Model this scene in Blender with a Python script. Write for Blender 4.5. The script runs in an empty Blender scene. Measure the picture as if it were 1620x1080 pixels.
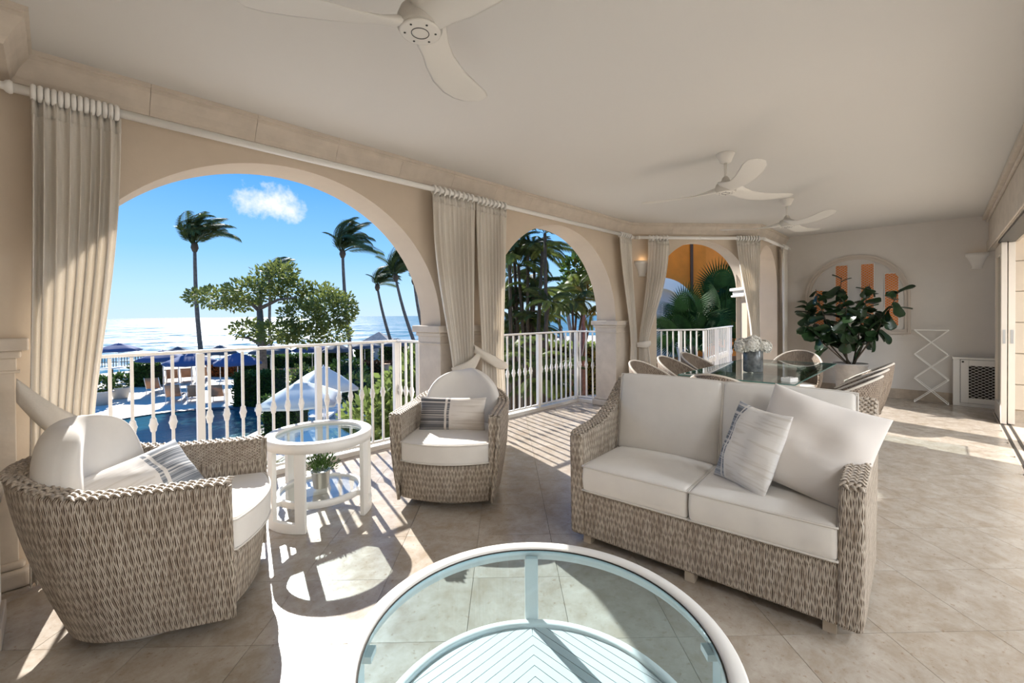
import bpy, bmesh, math, random
from mathutils import Vector, Matrix

random.seed(7)
PI = math.pi
R = math.radians
scn = bpy.context.scene
col = scn.collection

# ------------------------------------------------------------------ camera
FPX = 700.0
YAW = math.atan(678 / 700.0)
PIT = R(-0.62)
ROL = R(0.46)
CH = 1.4
fw = Vector((math.cos(YAW) * math.cos(PIT), math.sin(YAW) * math.cos(PIT), math.sin(PIT)))
r0 = Vector((math.sin(YAW), -math.cos(YAW), 0))
u0 = r0.cross(fw)
rt = r0 * math.cos(ROL) - u0 * math.sin(ROL)
up = u0 * math.cos(ROL) + r0 * math.sin(ROL)
cd = bpy.data.cameras.new('camera')
cd.sensor_fit = 'HORIZONTAL'
cd.sensor_width = 36.0
cd.lens = FPX / 1620.0 * 36.0
cd.shift_y = -(540 - 505.6) / 1620.0
cd.clip_start = 0.05
cd.clip_end = 20000
cam = bpy.data.objects.new('camera', cd)
col.objects.link(cam)
cam.matrix_world = Matrix(((rt.x, up.x, -fw.x, 0), (rt.y, up.y, -fw.y, 0), (rt.z, up.z, -fw.z, CH), (0, 0, 0, 1)))
scn.camera = cam


def ray(px, py):
    return fw + rt * ((px - 810) / FPX) - up * ((py - 505.6) / FPX)


def ground(px, py, z):
    """world point of the photograph's pixel on a horizontal level"""
    r = ray(px, py)
    return Vector((0, 0, CH)) + r * ((z - CH) / r.z)


def atd(px, py, d):
    return Vector((0, 0, CH)) + ray(px, py) * d


# ------------------------------------------------------------------ world, sun, exposure
SUN_AZ, SUN_EL = R(75.2), R(32.3)
w = bpy.data.worlds.new('sky')
scn.world = w
w.use_nodes = True
nt = w.node_tree
nt.nodes.clear()
N = lambda t: nt.nodes.new(t)
L = lambda a, b: nt.links.new(a, b)
out = N('ShaderNodeOutputWorld')
bg = N('ShaderNodeBackground')
L(bg.outputs[0], out.inputs[0])
tc = N('ShaderNodeTexCoord')
nrm = N('ShaderNodeVectorMath'); nrm.operation = 'NORMALIZE'
L(tc.outputs['Generated'], nrm.inputs[0])
sep = N('ShaderNodeSeparateXYZ')
L(nrm.outputs[0], sep.inputs[0])
rmp = N('ShaderNodeValToRGB')
L(sep.outputs[2], rmp.inputs[0])
cr = rmp.color_ramp
cr.elements[0].position = 0.0
cr.elements[0].color = (.50, .66, .80, 1)
cr.elements[1].position = 1.0
cr.elements[1].color = (.03, .20, .62, 1)
for p, c in ((.05, (.41, .64, .87, 1)), (.13, (.235, .51, .87, 1)), (.27, (.095, .34, .80, 1)), (.5, (.05, .25, .68, 1))):
    e = cr.elements.new(p); e.color = c


def skycloud(px, py, sx, sy, seed, prev):
    """a cumulus: an ellipse of directions with a ragged noise rim"""
    c = ray(px, py).normalized()
    rx = Vector((c.y, -c.x, 0)).normalized(); uy = rx.cross(c).normalized()
    dx = N('ShaderNodeVectorMath'); dx.operation = 'DOT_PRODUCT'; dx.inputs[1].default_value = rx / sx; L(nrm.outputs[0], dx.inputs[0])
    dy = N('ShaderNodeVectorMath'); dy.operation = 'DOT_PRODUCT'; dy.inputs[1].default_value = uy / sy; L(nrm.outputs[0], dy.inputs[0])
    dz = N('ShaderNodeVectorMath'); dz.operation = 'DOT_PRODUCT'; dz.inputs[1].default_value = c; L(nrm.outputs[0], dz.inputs[0])
    sq = N('ShaderNodeMath'); sq.operation = 'MULTIPLY'; L(dx.outputs['Value'], sq.inputs[0]); L(dx.outputs['Value'], sq.inputs[1])
    sq2 = N('ShaderNodeMath'); sq2.operation = 'MULTIPLY_ADD'; L(dy.outputs['Value'], sq2.inputs[0]); L(dy.outputs['Value'], sq2.inputs[1]); L(sq.outputs[0], sq2.inputs[2])
    no = N('ShaderNodeTexNoise'); no.inputs['Scale'].default_value = 26; no.inputs['Detail'].default_value = 8
    no.inputs['Roughness'].default_value = .62
    mp = N('ShaderNodeMapping'); mp.inputs['Location'].default_value = (seed, 0, 0); L(nrm.outputs[0], mp.inputs[0]); L(mp.outputs[0], no.inputs['Vector'])
    a = N('ShaderNodeMath'); a.operation = 'MULTIPLY_ADD'; a.inputs[1].default_value = 2.6; L(no.outputs[0], a.inputs[0])
    ng = N('ShaderNodeMath'); ng.operation = 'SUBTRACT'; ng.inputs[0].default_value = -.42; L(sq2.outputs[0], ng.inputs[1]); L(ng.outputs[0], a.inputs[2])
    mr = N('ShaderNodeMapRange'); mr.inputs['From Min'].default_value = .1; mr.inputs['From Max'].default_value = .95; L(a.outputs[0], mr.inputs['Value'])
    ft = N('ShaderNodeMath'); ft.operation = 'GREATER_THAN'; ft.inputs[1].default_value = .3; L(dz.outputs['Value'], ft.inputs[0])
    m3 = N('ShaderNodeMath'); m3.operation = 'MULTIPLY'; L(mr.outputs[0], m3.inputs[0]); L(ft.outputs[0], m3.inputs[1])
    mx = N('ShaderNodeMixRGB'); mx.inputs[2].default_value = (.74, .78, .84, 1)
    L(m3.outputs[0], mx.inputs[0]); L(prev, mx.inputs[1])
    return mx.outputs[0]


o_ = skycloud(428, 322, .085, .043, 2.0, rmp.outputs[0])
L(o_, bg.inputs[0])
bg.inputs[1].default_value = 1.08

sl = bpy.data.lights.new('sun', 'SUN')
sl.energy = 9.2
sl.angle = R(.55)
sl.color = (1, .96, .90)
so = bpy.data.objects.new('sun', sl)
col.objects.link(so)
sd = Vector((math.cos(SUN_AZ) * math.cos(SUN_EL), math.sin(SUN_AZ) * math.cos(SUN_EL), math.sin(SUN_EL)))
so.rotation_euler = sd.to_track_quat('Z', 'Y').to_euler()
so.location = sd * 60

vs = scn.view_settings
vs.view_transform = 'Standard'
vs.look = 'None'
vs.gamma = 1.0
vs.use_curve_mapping = False
vs.exposure = 0.36

# ------------------------------------------------------------------ materials
MATS = {}


def mat(name, c, rough=.6, metal=0.0, spec=.5, var=None, bump=None, coat=0, trans=0, ior=1.45, sheen=0, transl=0, stretch=(1, 1, 1), c2=None, rvar=0, coords='Object'):
    """var=(scale, amount) colour mottling; bump=(scale, strength)"""
    m = bpy.data.materials.new(name)
    m.use_nodes = True
    t = m.node_tree
    b = t.nodes['Principled BSDF']
    b.inputs['Base Color'].default_value = (*c, 1)
    b.inputs['Roughness'].default_value = rough
    b.inputs['Metallic'].default_value = metal
    b.inputs['Specular IOR Level'].default_value = spec
    b.inputs['IOR'].default_value = ior
    b.inputs['Transmission Weight'].default_value = trans
    b.inputs['Coat Weight'].default_value = coat
    b.inputs['Sheen Weight'].default_value = sheen
    tcn = t.nodes.new('ShaderNodeTexCoord')
    mp = t.nodes.new('ShaderNodeMapping')
    mp.inputs['Scale'].default_value = stretch
    t.links.new(tcn.outputs[coords], mp.inputs[0])
    if var:
        n = t.nodes.new('ShaderNodeTexNoise')
        n.inputs['Scale'].default_value = var[0]
        n.inputs['Detail'].default_value = 6
        n.inputs['Roughness'].default_value = .6
        t.links.new(mp.outputs[0], n.inputs['Vector'])
        r = t.nodes.new('ShaderNodeValToRGB')
        k = var[1]
        a2 = c2 or tuple(x * (1 - k) for x in c)
        a1 = c if c2 else tuple(min(1, x * (1 + k * .5)) for x in c)
        r.color_ramp.elements[0].position = .32
        r.color_ramp.elements[0].color = (*a2, 1)
        r.color_ramp.elements[1].position = .68
        r.color_ramp.elements[1].color = (*a1, 1)
        t.links.new(n.outputs[0], r.inputs[0])
        t.links.new(r.outputs[0], b.inputs['Base Color'])
        if rvar:
            mr = t.nodes.new('ShaderNodeMapRange')
            mr.inputs['To Min'].default_value = rough - rvar
            mr.inputs['To Max'].default_value = rough + rvar
            t.links.new(n.outputs[0], mr.inputs['Value'])
            t.links.new(mr.outputs[0], b.inputs['Roughness'])
    if bump:
        n2 = t.nodes.new('ShaderNodeTexNoise')
        n2.inputs['Scale'].default_value = bump[0]
        n2.inputs['Detail'].default_value = 4
        t.links.new(mp.outputs[0], n2.inputs['Vector'])
        bp = t.nodes.new('ShaderNodeBump')
        bp.inputs['Strength'].default_value = bump[1]
        bp.inputs['Distance'].default_value = bump[2] if len(bump) > 2 else .01
        t.links.new(n2.outputs[0], bp.inputs['Height'])
        t.links.new(bp.outputs[0], b.inputs['Normal'])
    if transl:
        o = t.nodes['Material Output']
        tl = t.nodes.new('ShaderNodeBsdfTranslucent')
        tl.inputs[0].default_value = (*c, 1)
        mx = t.nodes.new('ShaderNodeMixShader')
        mx.inputs[0].default_value = transl
        t.links.new(b.outputs[0], mx.inputs[1])
        t.links.new(tl.outputs[0], mx.inputs[2])
        t.links.new(mx.outputs[0], o.inputs[0])
    MATS[name] = m
    return m


def nodes_of(m):
    t = m.node_tree

    def math_(op, a, b=None, c=None):
        n = t.nodes.new('ShaderNodeMath'); n.operation = op
        for i, v in enumerate((a, b, c)):
            if v is None: continue
            if isinstance(v, (int, float)): n.inputs[i].default_value = v
            else: t.links.new(v, n.inputs[i])
        return n.outputs[0]
    return t, math_


def wicker(name, light, mid, dark, cw=.0128, vp=.092):
    """twisted upright strands, staggered column by column, on UVs measured in metres"""
    m = mat(name, light, .62)
    t, M = nodes_of(m)
    b = t.nodes['Principled BSDF']
    uv = t.nodes.new('ShaderNodeTexCoord')
    s = t.nodes.new('ShaderNodeSeparateXYZ')
    t.links.new(uv.outputs['UV'], s.inputs[0])
    wob = t.nodes.new('ShaderNodeTexNoise'); wob.inputs['Scale'].default_value = 14
    t.links.new(uv.outputs['UV'], wob.inputs['Vector'])
    x = M('DIVIDE', s.outputs[0], cw)
    x = M('ADD', x, M('MULTIPLY', M('SUBTRACT', wob.outputs[0], .5), .9))
    cidx = M('FLOOR', x)
    fx = M('SUBTRACT', M('FRACT', x), .5)
    par = M('MULTIPLY', M('MODULO', cidx, 2.0), .5)
    ph = M('ADD', M('DIVIDE', s.outputs[1], vp), par)
    ph = M('ADD', ph, M('MULTIPLY', M('SUBTRACT', wob.outputs[0], .5), .7))
    sn = M('ABSOLUTE', M('SINE', M('MULTIPLY', ph, PI)))
    dd = M('DIVIDE', M('ABSOLUTE', M('SUBTRACT', M('ABSOLUTE', fx), M('MULTIPLY', sn, .43))), .25)   # two strands crossing in lenses
    prof = M('MAXIMUM', M('SUBTRACT', 1.0, M('MULTIPLY', dd, dd)), 0.0)
    hgt = M('POWER', prof, .5)
    wn = t.nodes.new('ShaderNodeTexWhiteNoise'); wn.noise_dimensions = '2D'
    cb = t.nodes.new('ShaderNodeCombineXYZ')
    t.links.new(cidx, cb.inputs[0]); t.links.new(M('FLOOR', ph), cb.inputs[1])
    t.links.new(cb.outputs[0], wn.inputs['Vector'])
    fib = t.nodes.new('ShaderNodeTexNoise'); fib.inputs['Scale'].default_value = 1.0; fib.inputs['Detail'].default_value = 3
    mp = t.nodes.new('ShaderNodeMapping'); mp.inputs['Scale'].default_value = (900, 40, 1)
    t.links.new(uv.outputs['UV'], mp.inputs[0]); t.links.new(mp.outputs[0], fib.inputs['Vector'])
    mixv = M('ADD', M('MULTIPLY', wn.outputs[0], .55), M('MULTIPLY', fib.outputs[0], .45))
    r1 = t.nodes.new('ShaderNodeValToRGB')
    r1.color_ramp.elements[0].position = .15; r1.color_ramp.elements[0].color = (*mid, 1)
    r1.color_ramp.elements[1].position = .75; r1.color_ramp.elements[1].color = (*light, 1)
    t.links.new(mixv, r1.inputs[0])
    mx = t.nodes.new('ShaderNodeMixRGB')
    mx.inputs[1].default_value = (*dark, 1)
    t.links.new(r1.outputs[0], mx.inputs[2])
    mr = t.nodes.new('ShaderNodeMapRange'); mr.inputs['From Min'].default_value = .0; mr.inputs['From Max'].default_value = .6
    t.links.new(hgt, mr.inputs['Value']); t.links.new(mr.outputs[0], mx.inputs[0])
    t.links.new(mx.outputs[0], b.inputs['Base Color'])
    bp = t.nodes.new('ShaderNodeBump'); bp.inputs['Strength'].default_value = .9; bp.inputs['Distance'].default_value = .006
    t.links.new(hgt, bp.inputs['Height']); t.links.new(bp.outputs[0], b.inputs['Normal'])
    return m


def striped(name, ground_c, dark_c, end=.40, flip=False):
    """throw-pillow print: one end in dark weft stripes, two pale bars, then faint tan lines"""
    m = mat(name, ground_c, .9)
    t, M = nodes_of(m)
    b = t.nodes['Principled BSDF']
    uv = t.nodes.new('ShaderNodeTexCoord')
    s = t.nodes.new('ShaderNodeSeparateXYZ')
    t.links.new(uv.outputs['UV'], s.inputs[0])
    u = M('SUBTRACT', 1.0, s.outputs[0]) if flip else s.outputs[0]
    v = s.outputs[1]
    st = t.nodes.new('ShaderNodeTexNoise'); st.noise_dimensions = '1D'; st.inputs['Scale'].default_value = 16; st.inputs['Detail'].default_value = 3; st.inputs['Roughness'].default_value = .8
    t.links.new(v, st.inputs['W'])
    r = t.nodes.new('ShaderNodeValToRGB')
    r.color_ramp.interpolation = 'LINEAR'
    r.color_ramp.elements[0].position = .44; r.color_ramp.elements[0].color = (*dark_c, 1)
    r.color_ramp.elements[1].position = .66; r.color_ramp.elements[1].color = (*ground_c, 1)
    e = r.color_ramp.elements.new(.53); e.color = (*[x * 1.9 + .03 for x in dark_c], 1)
    t.links.new(st.outputs[0], r.inputs[0])
    ft = t.nodes.new('ShaderNodeTexNoise'); ft.noise_dimensions = '2D'; ft.inputs['Scale'].default_value = 1.0; ft.inputs['Detail'].default_value = 2
    mp = t.nodes.new('ShaderNodeMapping'); mp.inputs['Scale'].default_value = (2.0, 26, 1)
    t.links.new(uv.outputs['UV'], mp.inputs[0]); t.links.new(mp.outputs[0], ft.inputs['Vector'])
    r2 = t.nodes.new('ShaderNodeValToRGB')
    r2.color_ramp.elements[0].position = .33; r2.color_ramp.elements[0].color = (*[x * f for x, f in zip(ground_c, (.87, .85, .82))], 1)
    r2.color_ramp.elements[1].position = .47; r2.color_ramp.elements[1].color = (*ground_c, 1)
    t.links.new(ft.outputs[0], r2.inputs[0])
    isend = M('LESS_THAN', u, end)
    bar2 = M('MULTIPLY', M('GREATER_THAN', u, end + .035), M('LESS_THAN', u, end + .075))
    sel = M('MAXIMUM', isend, bar2)
    mx = t.nodes.new('ShaderNodeMixRGB')
    t.links.new(sel, mx.inputs[0]); t.links.new(r2.outputs[0], mx.inputs[1]); t.links.new(r.outputs[0], mx.inputs[2])
    plain = M('MULTIPLY', M('GREATER_THAN', u, end), M('LESS_THAN', u, end + .115))
    plain = M('MULTIPLY', plain, M('SUBTRACT', 1.0, bar2))
    mx2 = t.nodes.new('ShaderNodeMixRGB'); mx2.inputs[2].default_value = (*ground_c, 1)
    t.links.new(plain, mx2.inputs[0]); t.links.new(mx.outputs[0], mx2.inputs[1])
    t.links.new(mx2.outputs[0], b.inputs['Base Color'])
    n2 = t.nodes.new('ShaderNodeTexNoise'); n2.inputs['Scale'].default_value = 260
    t.links.new(uv.outputs['UV'], n2.inputs['Vector'])
    bp = t.nodes.new('ShaderNodeBump'); bp.inputs['Strength'].default_value = .25; bp.inputs['Distance'].default_value = .003
    t.links.new(n2.outputs[0], bp.inputs['Height']); t.links.new(bp.outputs[0], b.inputs['Normal'])
    return m


def travertine():
    m = mat('travertine', (.56, .46, .36), .3)
    t, M = nodes_of(m)
    b = t.nodes['Principled BSDF']
    g = t.nodes.new('ShaderNodeNewGeometry')
    oi = t.nodes.new('ShaderNodeObjectInfo')
    ad = t.nodes.new('ShaderNodeVectorMath'); ad.operation = 'MULTIPLY_ADD'
    ad.inputs[1].default_value = (1, 1, 1)
    sc = t.nodes.new('ShaderNodeVectorMath'); sc.operation = 'SCALE'; sc.inputs[0].default_value = (37, 19, 3)
    t.links.new(oi.outputs['Random'], sc.inputs['Scale'])
    t.links.new(g.outputs['Position'], ad.inputs[0]); t.links.new(sc.outputs[0], ad.inputs[2])
    n = t.nodes.new('ShaderNodeTexNoise'); n.inputs['Scale'].default_value = 7; n.inputs['Detail'].default_value = 10; n.inputs['Roughness'].default_value = .72; n.inputs['Distortion'].default_value = .3
    t.links.new(ad.outputs[0], n.inputs['Vector'])
    r = t.nodes.new('ShaderNodeValToRGB')
    els = r.color_ramp.elements
    els[0].position = .37; els[0].color = (.35, .285, .22, 1)
    els[1].position = .65; els[1].color = (.475, .42, .36, 1)
    e = els.new(.5); e.color = (.41, .352, .29, 1)
    t.links.new(n.outputs[0], r.inputs[0])
    # small pits
    p = t.nodes.new('ShaderNodeTexNoise'); p.inputs['Scale'].default_value = 34; p.inputs['Detail'].default_value = 5; p.inputs['Roughness'].default_value = .7
    t.links.new(g.outputs['Position'], p.inputs['Vector'])
    pr = t.nodes.new('ShaderNodeMapRange'); pr.inputs['From Min'].default_value = .31; pr.inputs['From Max'].default_value = .42
    t.links.new(p.outputs[0], pr.inputs['Value'])
    mx = t.nodes.new('ShaderNodeMixRGB'); mx.inputs[1].default_value = (.30, .22, .155, 1)
    t.links.new(pr.outputs[0], mx.inputs[0]); t.links.new(r.outputs[0], mx.inputs[2])
    hs = t.nodes.new('ShaderNodeHueSaturation')
    t.links.new(M('ADD', M('MULTIPLY', oi.outputs['Random'], .07), .965), hs.inputs['Value'])
    t.links.new(mx.outputs[0], hs.inputs['Color'])
    t.links.new(hs.outputs[0], b.inputs['Base Color'])
    rr = t.nodes.new('ShaderNodeMapRange'); rr.inputs['To Min'].default_value = .10; rr.inputs['To Max'].default_value = .34
    t.links.new(n.outputs[0], rr.inputs['Value']); t.links.new(rr.outputs[0], b.inputs['Roughness'])
    bp = t.nodes.new('ShaderNodeBump'); bp.inputs['Strength'].default_value = .12; bp.inputs['Distance'].default_value = .004
    t.links.new(p.outputs[0], bp.inputs['Height']); t.links.new(bp.outputs[0], b.inputs['Normal'])
    return m


def water(name, c, rough, scale, strength, dist, stretch=(1, 1, 1)):
    m = mat(name, c, rough, spec=.5, ior=1.33)
    t, M = nodes_of(m)
    b = t.nodes['Principled BSDF']
    g = t.nodes.new('ShaderNodeNewGeometry')
    mp = t.nodes.new('ShaderNodeMapping'); mp.inputs['Scale'].default_value = stretch
    t.links.new(g.outputs['Position'], mp.inputs[0])
    n = t.nodes.new('ShaderNodeTexNoise'); n.inputs['Scale'].default_value = scale; n.inputs['Detail'].default_value = 6; n.inputs['Roughness'].default_value = .65
    t.links.new(mp.outputs[0], n.inputs['Vector'])
    bp = t.nodes.new('ShaderNodeBump'); bp.inputs['Strength'].default_value = strength; bp.inputs['Distance'].default_value = dist
    t.links.new(n.outputs[0], bp.inputs['Height']); t.links.new(bp.outputs[0], b.inputs['Normal'])
    return m


stucco = mat('cream stucco', (.64, .54, .43), .85, var=(3, .05), bump=(60, .12, .004))
stucco_end = mat('ivory wall paint', (.70, .66, .615), .85, var=(3, .03), bump=(90, .10, .003))
ceil_m = mat('ceiling paint', (.71, .69, .66), .9, bump=(70, .05, .003))
stone = mat('coral stone', (.64, .565, .48), .8, var=(7, .10), bump=(40, .2, .004))
plaster = mat('white plaster', (.80, .77, .72), .7, bump=(60, .1, .003))
floor_m = travertine()
grout = mat('grout', (.40, .345, .285), .9)
linen = mat('cream linen', (.90, .85, .775), .95, transl=.32, var=(180, .06), bump=(420, .15, .002), sheen=.2)
white_wood = mat('white painted wood', (.84, .82, .785), .4)
cream_wood = mat('cream painted wood', (.78, .70, .60), .45)
white_metal = mat('white powder coated metal', (.84, .82, .79), .35)
canvas = mat('off white cushion fabric', (.76, .725, .68), .95, var=(9, .03), bump=(500, .2, .002), sheen=.15)
blush = mat('pale linen pillow fabric', (.73, .68, .64), .95, bump=(400, .2, .002), sheen=.15)
pipe_m = mat('piping fabric', (.70, .66, .61), .9)
wick = wicker('sun bleached wicker', (.60, .525, .435), (.39, .315, .245), (.15, .11, .08))
wick2 = wicker('brown dining wicker', (.42, .33, .25), (.24, .175, .125), (.06, .04, .03), cw=.010, vp=.03)
braid_m = mat('wicker braid', (.46, .385, .31), .55, var=(60, .45), bump=(300, .3, .002))
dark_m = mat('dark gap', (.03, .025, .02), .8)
grey_metal = mat('galvanised steel', (.62, .63, .63), .32, 1.0)
dark_metal = mat('dark metal', (.05, .05, .05), .4, .6)
leaf_m = mat('leaf green', (.05, .105, .03), .4, var=(14, .5), transl=.12)
fig_m = mat('fig leaf', (.022, .052, .018), .28, var=(5, .45), spec=.6, transl=.06)
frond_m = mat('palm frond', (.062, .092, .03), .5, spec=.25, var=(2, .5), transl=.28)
frond_sunlit = mat('sunlit palm frond', (.15, .20, .05), .5, spec=.25, var=(2, .5), transl=.35)  # lighter copy of the frond green, sunlight put into the colour
fan_palm_m = mat('fan palm blade', (.022, .06, .016), .6, spec=.1, var=(3, .5), transl=.03)
bark = mat('grey bark', (.16, .135, .115), .9, var=(6, .4), bump=(20, .5, .02))
stem_m = mat('brown stem', (.08, .06, .04), .8, var=(20, .3))
tree_m = mat('almond tree leaf', (.17, .20, .05), .5, spec=.3, var=(.8, .5), transl=.38)
hedge_m = mat('hedge leaf', (.06, .115, .025), .5, spec=.3, var=(1.5, .5), transl=.3)
hedge_pale = mat('pale shrub leaf', (.19, .25, .07), .5, spec=.3, var=(1.5, .5), transl=.42)


def glass(name, tint, rough=0.0, mixt=.9):
    """thin architectural glass: tinted see-through with a mirror sheen that grows at grazing angles"""
    m = bpy.data.materials.new(name)
    m.use_nodes = True
    t = m.node_tree
    t.nodes.clear()
    o = t.nodes.new('ShaderNodeOutputMaterial')
    tr = t.nodes.new('ShaderNodeBsdfTransparent'); tr.inputs[0].default_value = (*tint, 1)
    gl = t.nodes.new('ShaderNodeBsdfGlossy'); gl.inputs['Roughness'].default_value = rough
    lw_ = t.nodes.new('ShaderNodeLayerWeight'); lw_.inputs[0].default_value = .5
    pw_ = t.nodes.new('ShaderNodeMath'); pw_.operation = 'POWER'; pw_.inputs[1].default_value = 4.0; t.links.new(lw_.outputs['Facing'], pw_.inputs[0])
    fr = t.nodes.new('ShaderNodeMath'); fr.operation = 'MULTIPLY_ADD'; fr.inputs[1].default_value = .9; fr.inputs[2].default_value = .035; t.links.new(pw_.outputs[0], fr.inputs[0])
    mx = t.nodes.new('ShaderNodeMixShader')
    t.links.new(fr.outputs[0], mx.inputs[0]); t.links.new(tr.outputs[0], mx.inputs[1]); t.links.new(gl.outputs[0], mx.inputs[2])
    t.links.new(mx.outputs[0], o.inputs[0])
    return m


glass_m = glass('tinted table glass', (.87, .945, .955))
glass_cof = glass('aqua tinted table glass', (.79, .905, .95))
glass_clear = glass('clear glass', (.95, .97, .96))

# ------------------------------------------------------------------ mesh helpers


class MB:
    def __init__(s):
        s.v, s.f, s.uv, s.sm = [], [], [], []

    def face(s, idx, uv=None, smooth=False):
        s.f.append(tuple(idx)); s.uv.append(uv); s.sm.append(smooth)

    def quad(s, a, b, c, d, uv=None, smooth=False):
        n = len(s.v); s.v += [tuple(a), tuple(b), tuple(c), tuple(d)]
        s.face((n, n + 1, n + 2, n + 3), uv, smooth)

    def box(s, c, size, M=None):
        n = len(s.v)
        x, y, z = size[0] / 2, size[1] / 2, size[2] / 2
        for dz in (-z, z):
            for dx, dy in ((-x, -y), (x, -y), (x, y), (-x, y)):
                p = Vector((dx, dy, dz))
                if M is not None: p = M @ p
                s.v.append((c[0] + p.x, c[1] + p.y, c[2] + p.z))
        for q in ((3, 2, 1, 0), (4, 5, 6, 7), (0, 1, 5, 4), (1, 2, 6, 5), (2, 3, 7, 6), (3, 0, 4, 7)):
            s.face([n + i for i in q])
        return s

    def box2(s, a, b):
        return s.box([(a[i] + b[i]) / 2 for i in range(3)], [abs(b[i] - a[i]) for i in range(3)])

    def bar(s, a, b, w, h=None, upv=(0, 0, 1)):
        a, b = Vector(a), Vector(b)
        d = (b - a); ln = d.length
        if ln < 1e-6: return s
        z = d / ln
        uu = Vector(upv)
        if abs(uu.dot(z)) > .98: uu = Vector((1, 0, 0))
        x = uu.cross(z).normalized(); y = z.cross(x)
        M = Matrix((x, y, z)).transposed()
        return s.box((a + b) / 2, (w, h or w, ln), M)

    def tube(s, pts, r, n=8, closed=False, cap=True):
        pts = [Vector(p) for p in pts]
        k = len(pts)
        rad = r if isinstance(r, (list, tuple)) else [r] * k
        base = len(s.v)
        prev = None
        for i, p in enumerate(pts):
            if closed: tan = pts[(i + 1) % k] - pts[i - 1]
            else: tan = pts[min(i + 1, k - 1)] - pts[max(i - 1, 0)]
            tan.normalize()
            if prev is None:
                a = Vector((0, 0, 1)) if abs(tan.z) < .9 else Vector((1, 0, 0))
                x = a.cross(tan).normalized()
            else:
                x = (prev - tan * prev.dot(tan)).normalized()
            prev = x
            y = tan.cross(x)
            for j in range(n):
                t = 2 * PI * j / n
                s.v.append(tuple(p + x * (math.cos(t) * rad[i]) + y * (math.sin(t) * rad[i])))
        rng = k if closed else k - 1
        for i in range(rng):
            a = base + i * n; b2 = base + ((i + 1) % k) * n
            for j in range(n):
                s.face((a + j, a + (j + 1) % n, b2 + (j + 1) % n, b2 + j), None, True)
        if cap and not closed:
            s.face([base + j for j in range(n)][::-1]); s.face([base + (k - 1) * n + j for j in range(n)])
        return s

    def lathe(s, prof, n=24, c=(0, 0, 0), smooth=True, axis=None):
        base = len(s.v)
        M = axis
        for r_, z in prof:
            for j in range(n):
                t = 2 * PI * j / n
                p = Vector((r_ * math.cos(t), r_ * math.sin(t), z))
                if M is not None: p = M @ p
                s.v.append((c[0] + p.x, c[1] + p.y, c[2] + p.z))
        for i in range(len(prof) - 1):
            for j in range(n):
                a = base + i * n; b2 = a + n
                s.face((a + j, a + (j + 1) % n, b2 + (j + 1) % n, b2 + j), None, smooth)
        shut = prof[0] == prof[-1]
        if not shut and prof[0][0] > 1e-5: s.face([base + j for j in range(n)][::-1])
        if not shut and prof[-1][0] > 1e-5: s.face([base + (len(prof) - 1) * n + j for j in range(n)])
        return s

    def prism(s, poly, z0, z1):
        n = len(poly); b = len(s.v)
        s.v += [(p[0], p[1], z0) for p in poly] + [(p[0], p[1], z1) for p in poly]
        s.face([b + i for i in range(n)][::-1]); s.face([b + n + i for i in range(n)])
        for i in range(n):
            j = (i + 1) % n
            s.face((b + i, b + j, b + n + j, b + n + i))
        return s

    def grid(s, P, smooth=True, uv=None, closed_u=False):
        """P[i][j] points"""
        b = len(s.v); ni, nj = len(P), len(P[0])
        for row in P: s.v += [tuple(p) for p in row]
        for i in range(ni if closed_u else ni - 1):
            i2 = (i + 1) % ni
            for j in range(nj - 1):
                q = (b + i * nj + j, b + i2 * nj + j, b + i2 * nj + j + 1, b + i * nj + j + 1)
                u = None
                if uv: u = [uv[i][j], uv[i + 1][j], uv[i + 1][j + 1], uv[i][j + 1]]
                s.face(q, u, smooth)
        return s

    def build(s, name, m, parent=None, bevel=0, seg=2, subsurf=0, solid=0, fix=True, angle=None):
        me = bpy.data.meshes.new(name)
        me.from_pydata(s.v, [], s.f)
        me.polygons.foreach_set('use_smooth', s.sm)
        ul = me.uv_layers.new(name='UVMap')
        for p, u in zip(me.polygons, s.uv):
            if u is None:
                nx, ny, nz = abs(p.normal.x), abs(p.normal.y), abs(p.normal.z)
            for k, li in enumerate(p.loop_indices):
                if u is not None:
                    ul.data[li].uv = u[k]
                else:
                    c = me.vertices[me.loops[li].vertex_index].co
                    if nz > max(nx, ny): ul.data[li].uv = (c.x, c.y)
                    elif nx > ny: ul.data[li].uv = (c.y, c.z)
                    else: ul.data[li].uv = (c.x, c.z)
        if fix:
            bm = bmesh.new(); bm.from_mesh(me)
            bmesh.ops.remove_doubles(bm, verts=bm.verts, dist=1e-5)
            bmesh.ops.recalc_face_normals(bm, faces=bm.faces)
            bm.to_mesh(me); bm.free()
        me.materials.append(m)
        o = bpy.data.objects.new(name, me)
        col.objects.link(o)
        if parent: o.parent = parent
        if bevel:
            md = o.modifiers.new('bevel', 'BEVEL'); md.width = bevel; md.segments = seg; md.limit_method = 'ANGLE'; md.angle_limit = R(40)
            md.harden_normals = False
        if solid:
            md = o.modifiers.new('solid', 'SOLIDIFY'); md.thickness = solid; md.offset = 0
        if subsurf:
            md = o.modifiers.new('sub', 'SUBSURF'); md.levels = subsurf; md.render_levels = subsurf
        return o


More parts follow.
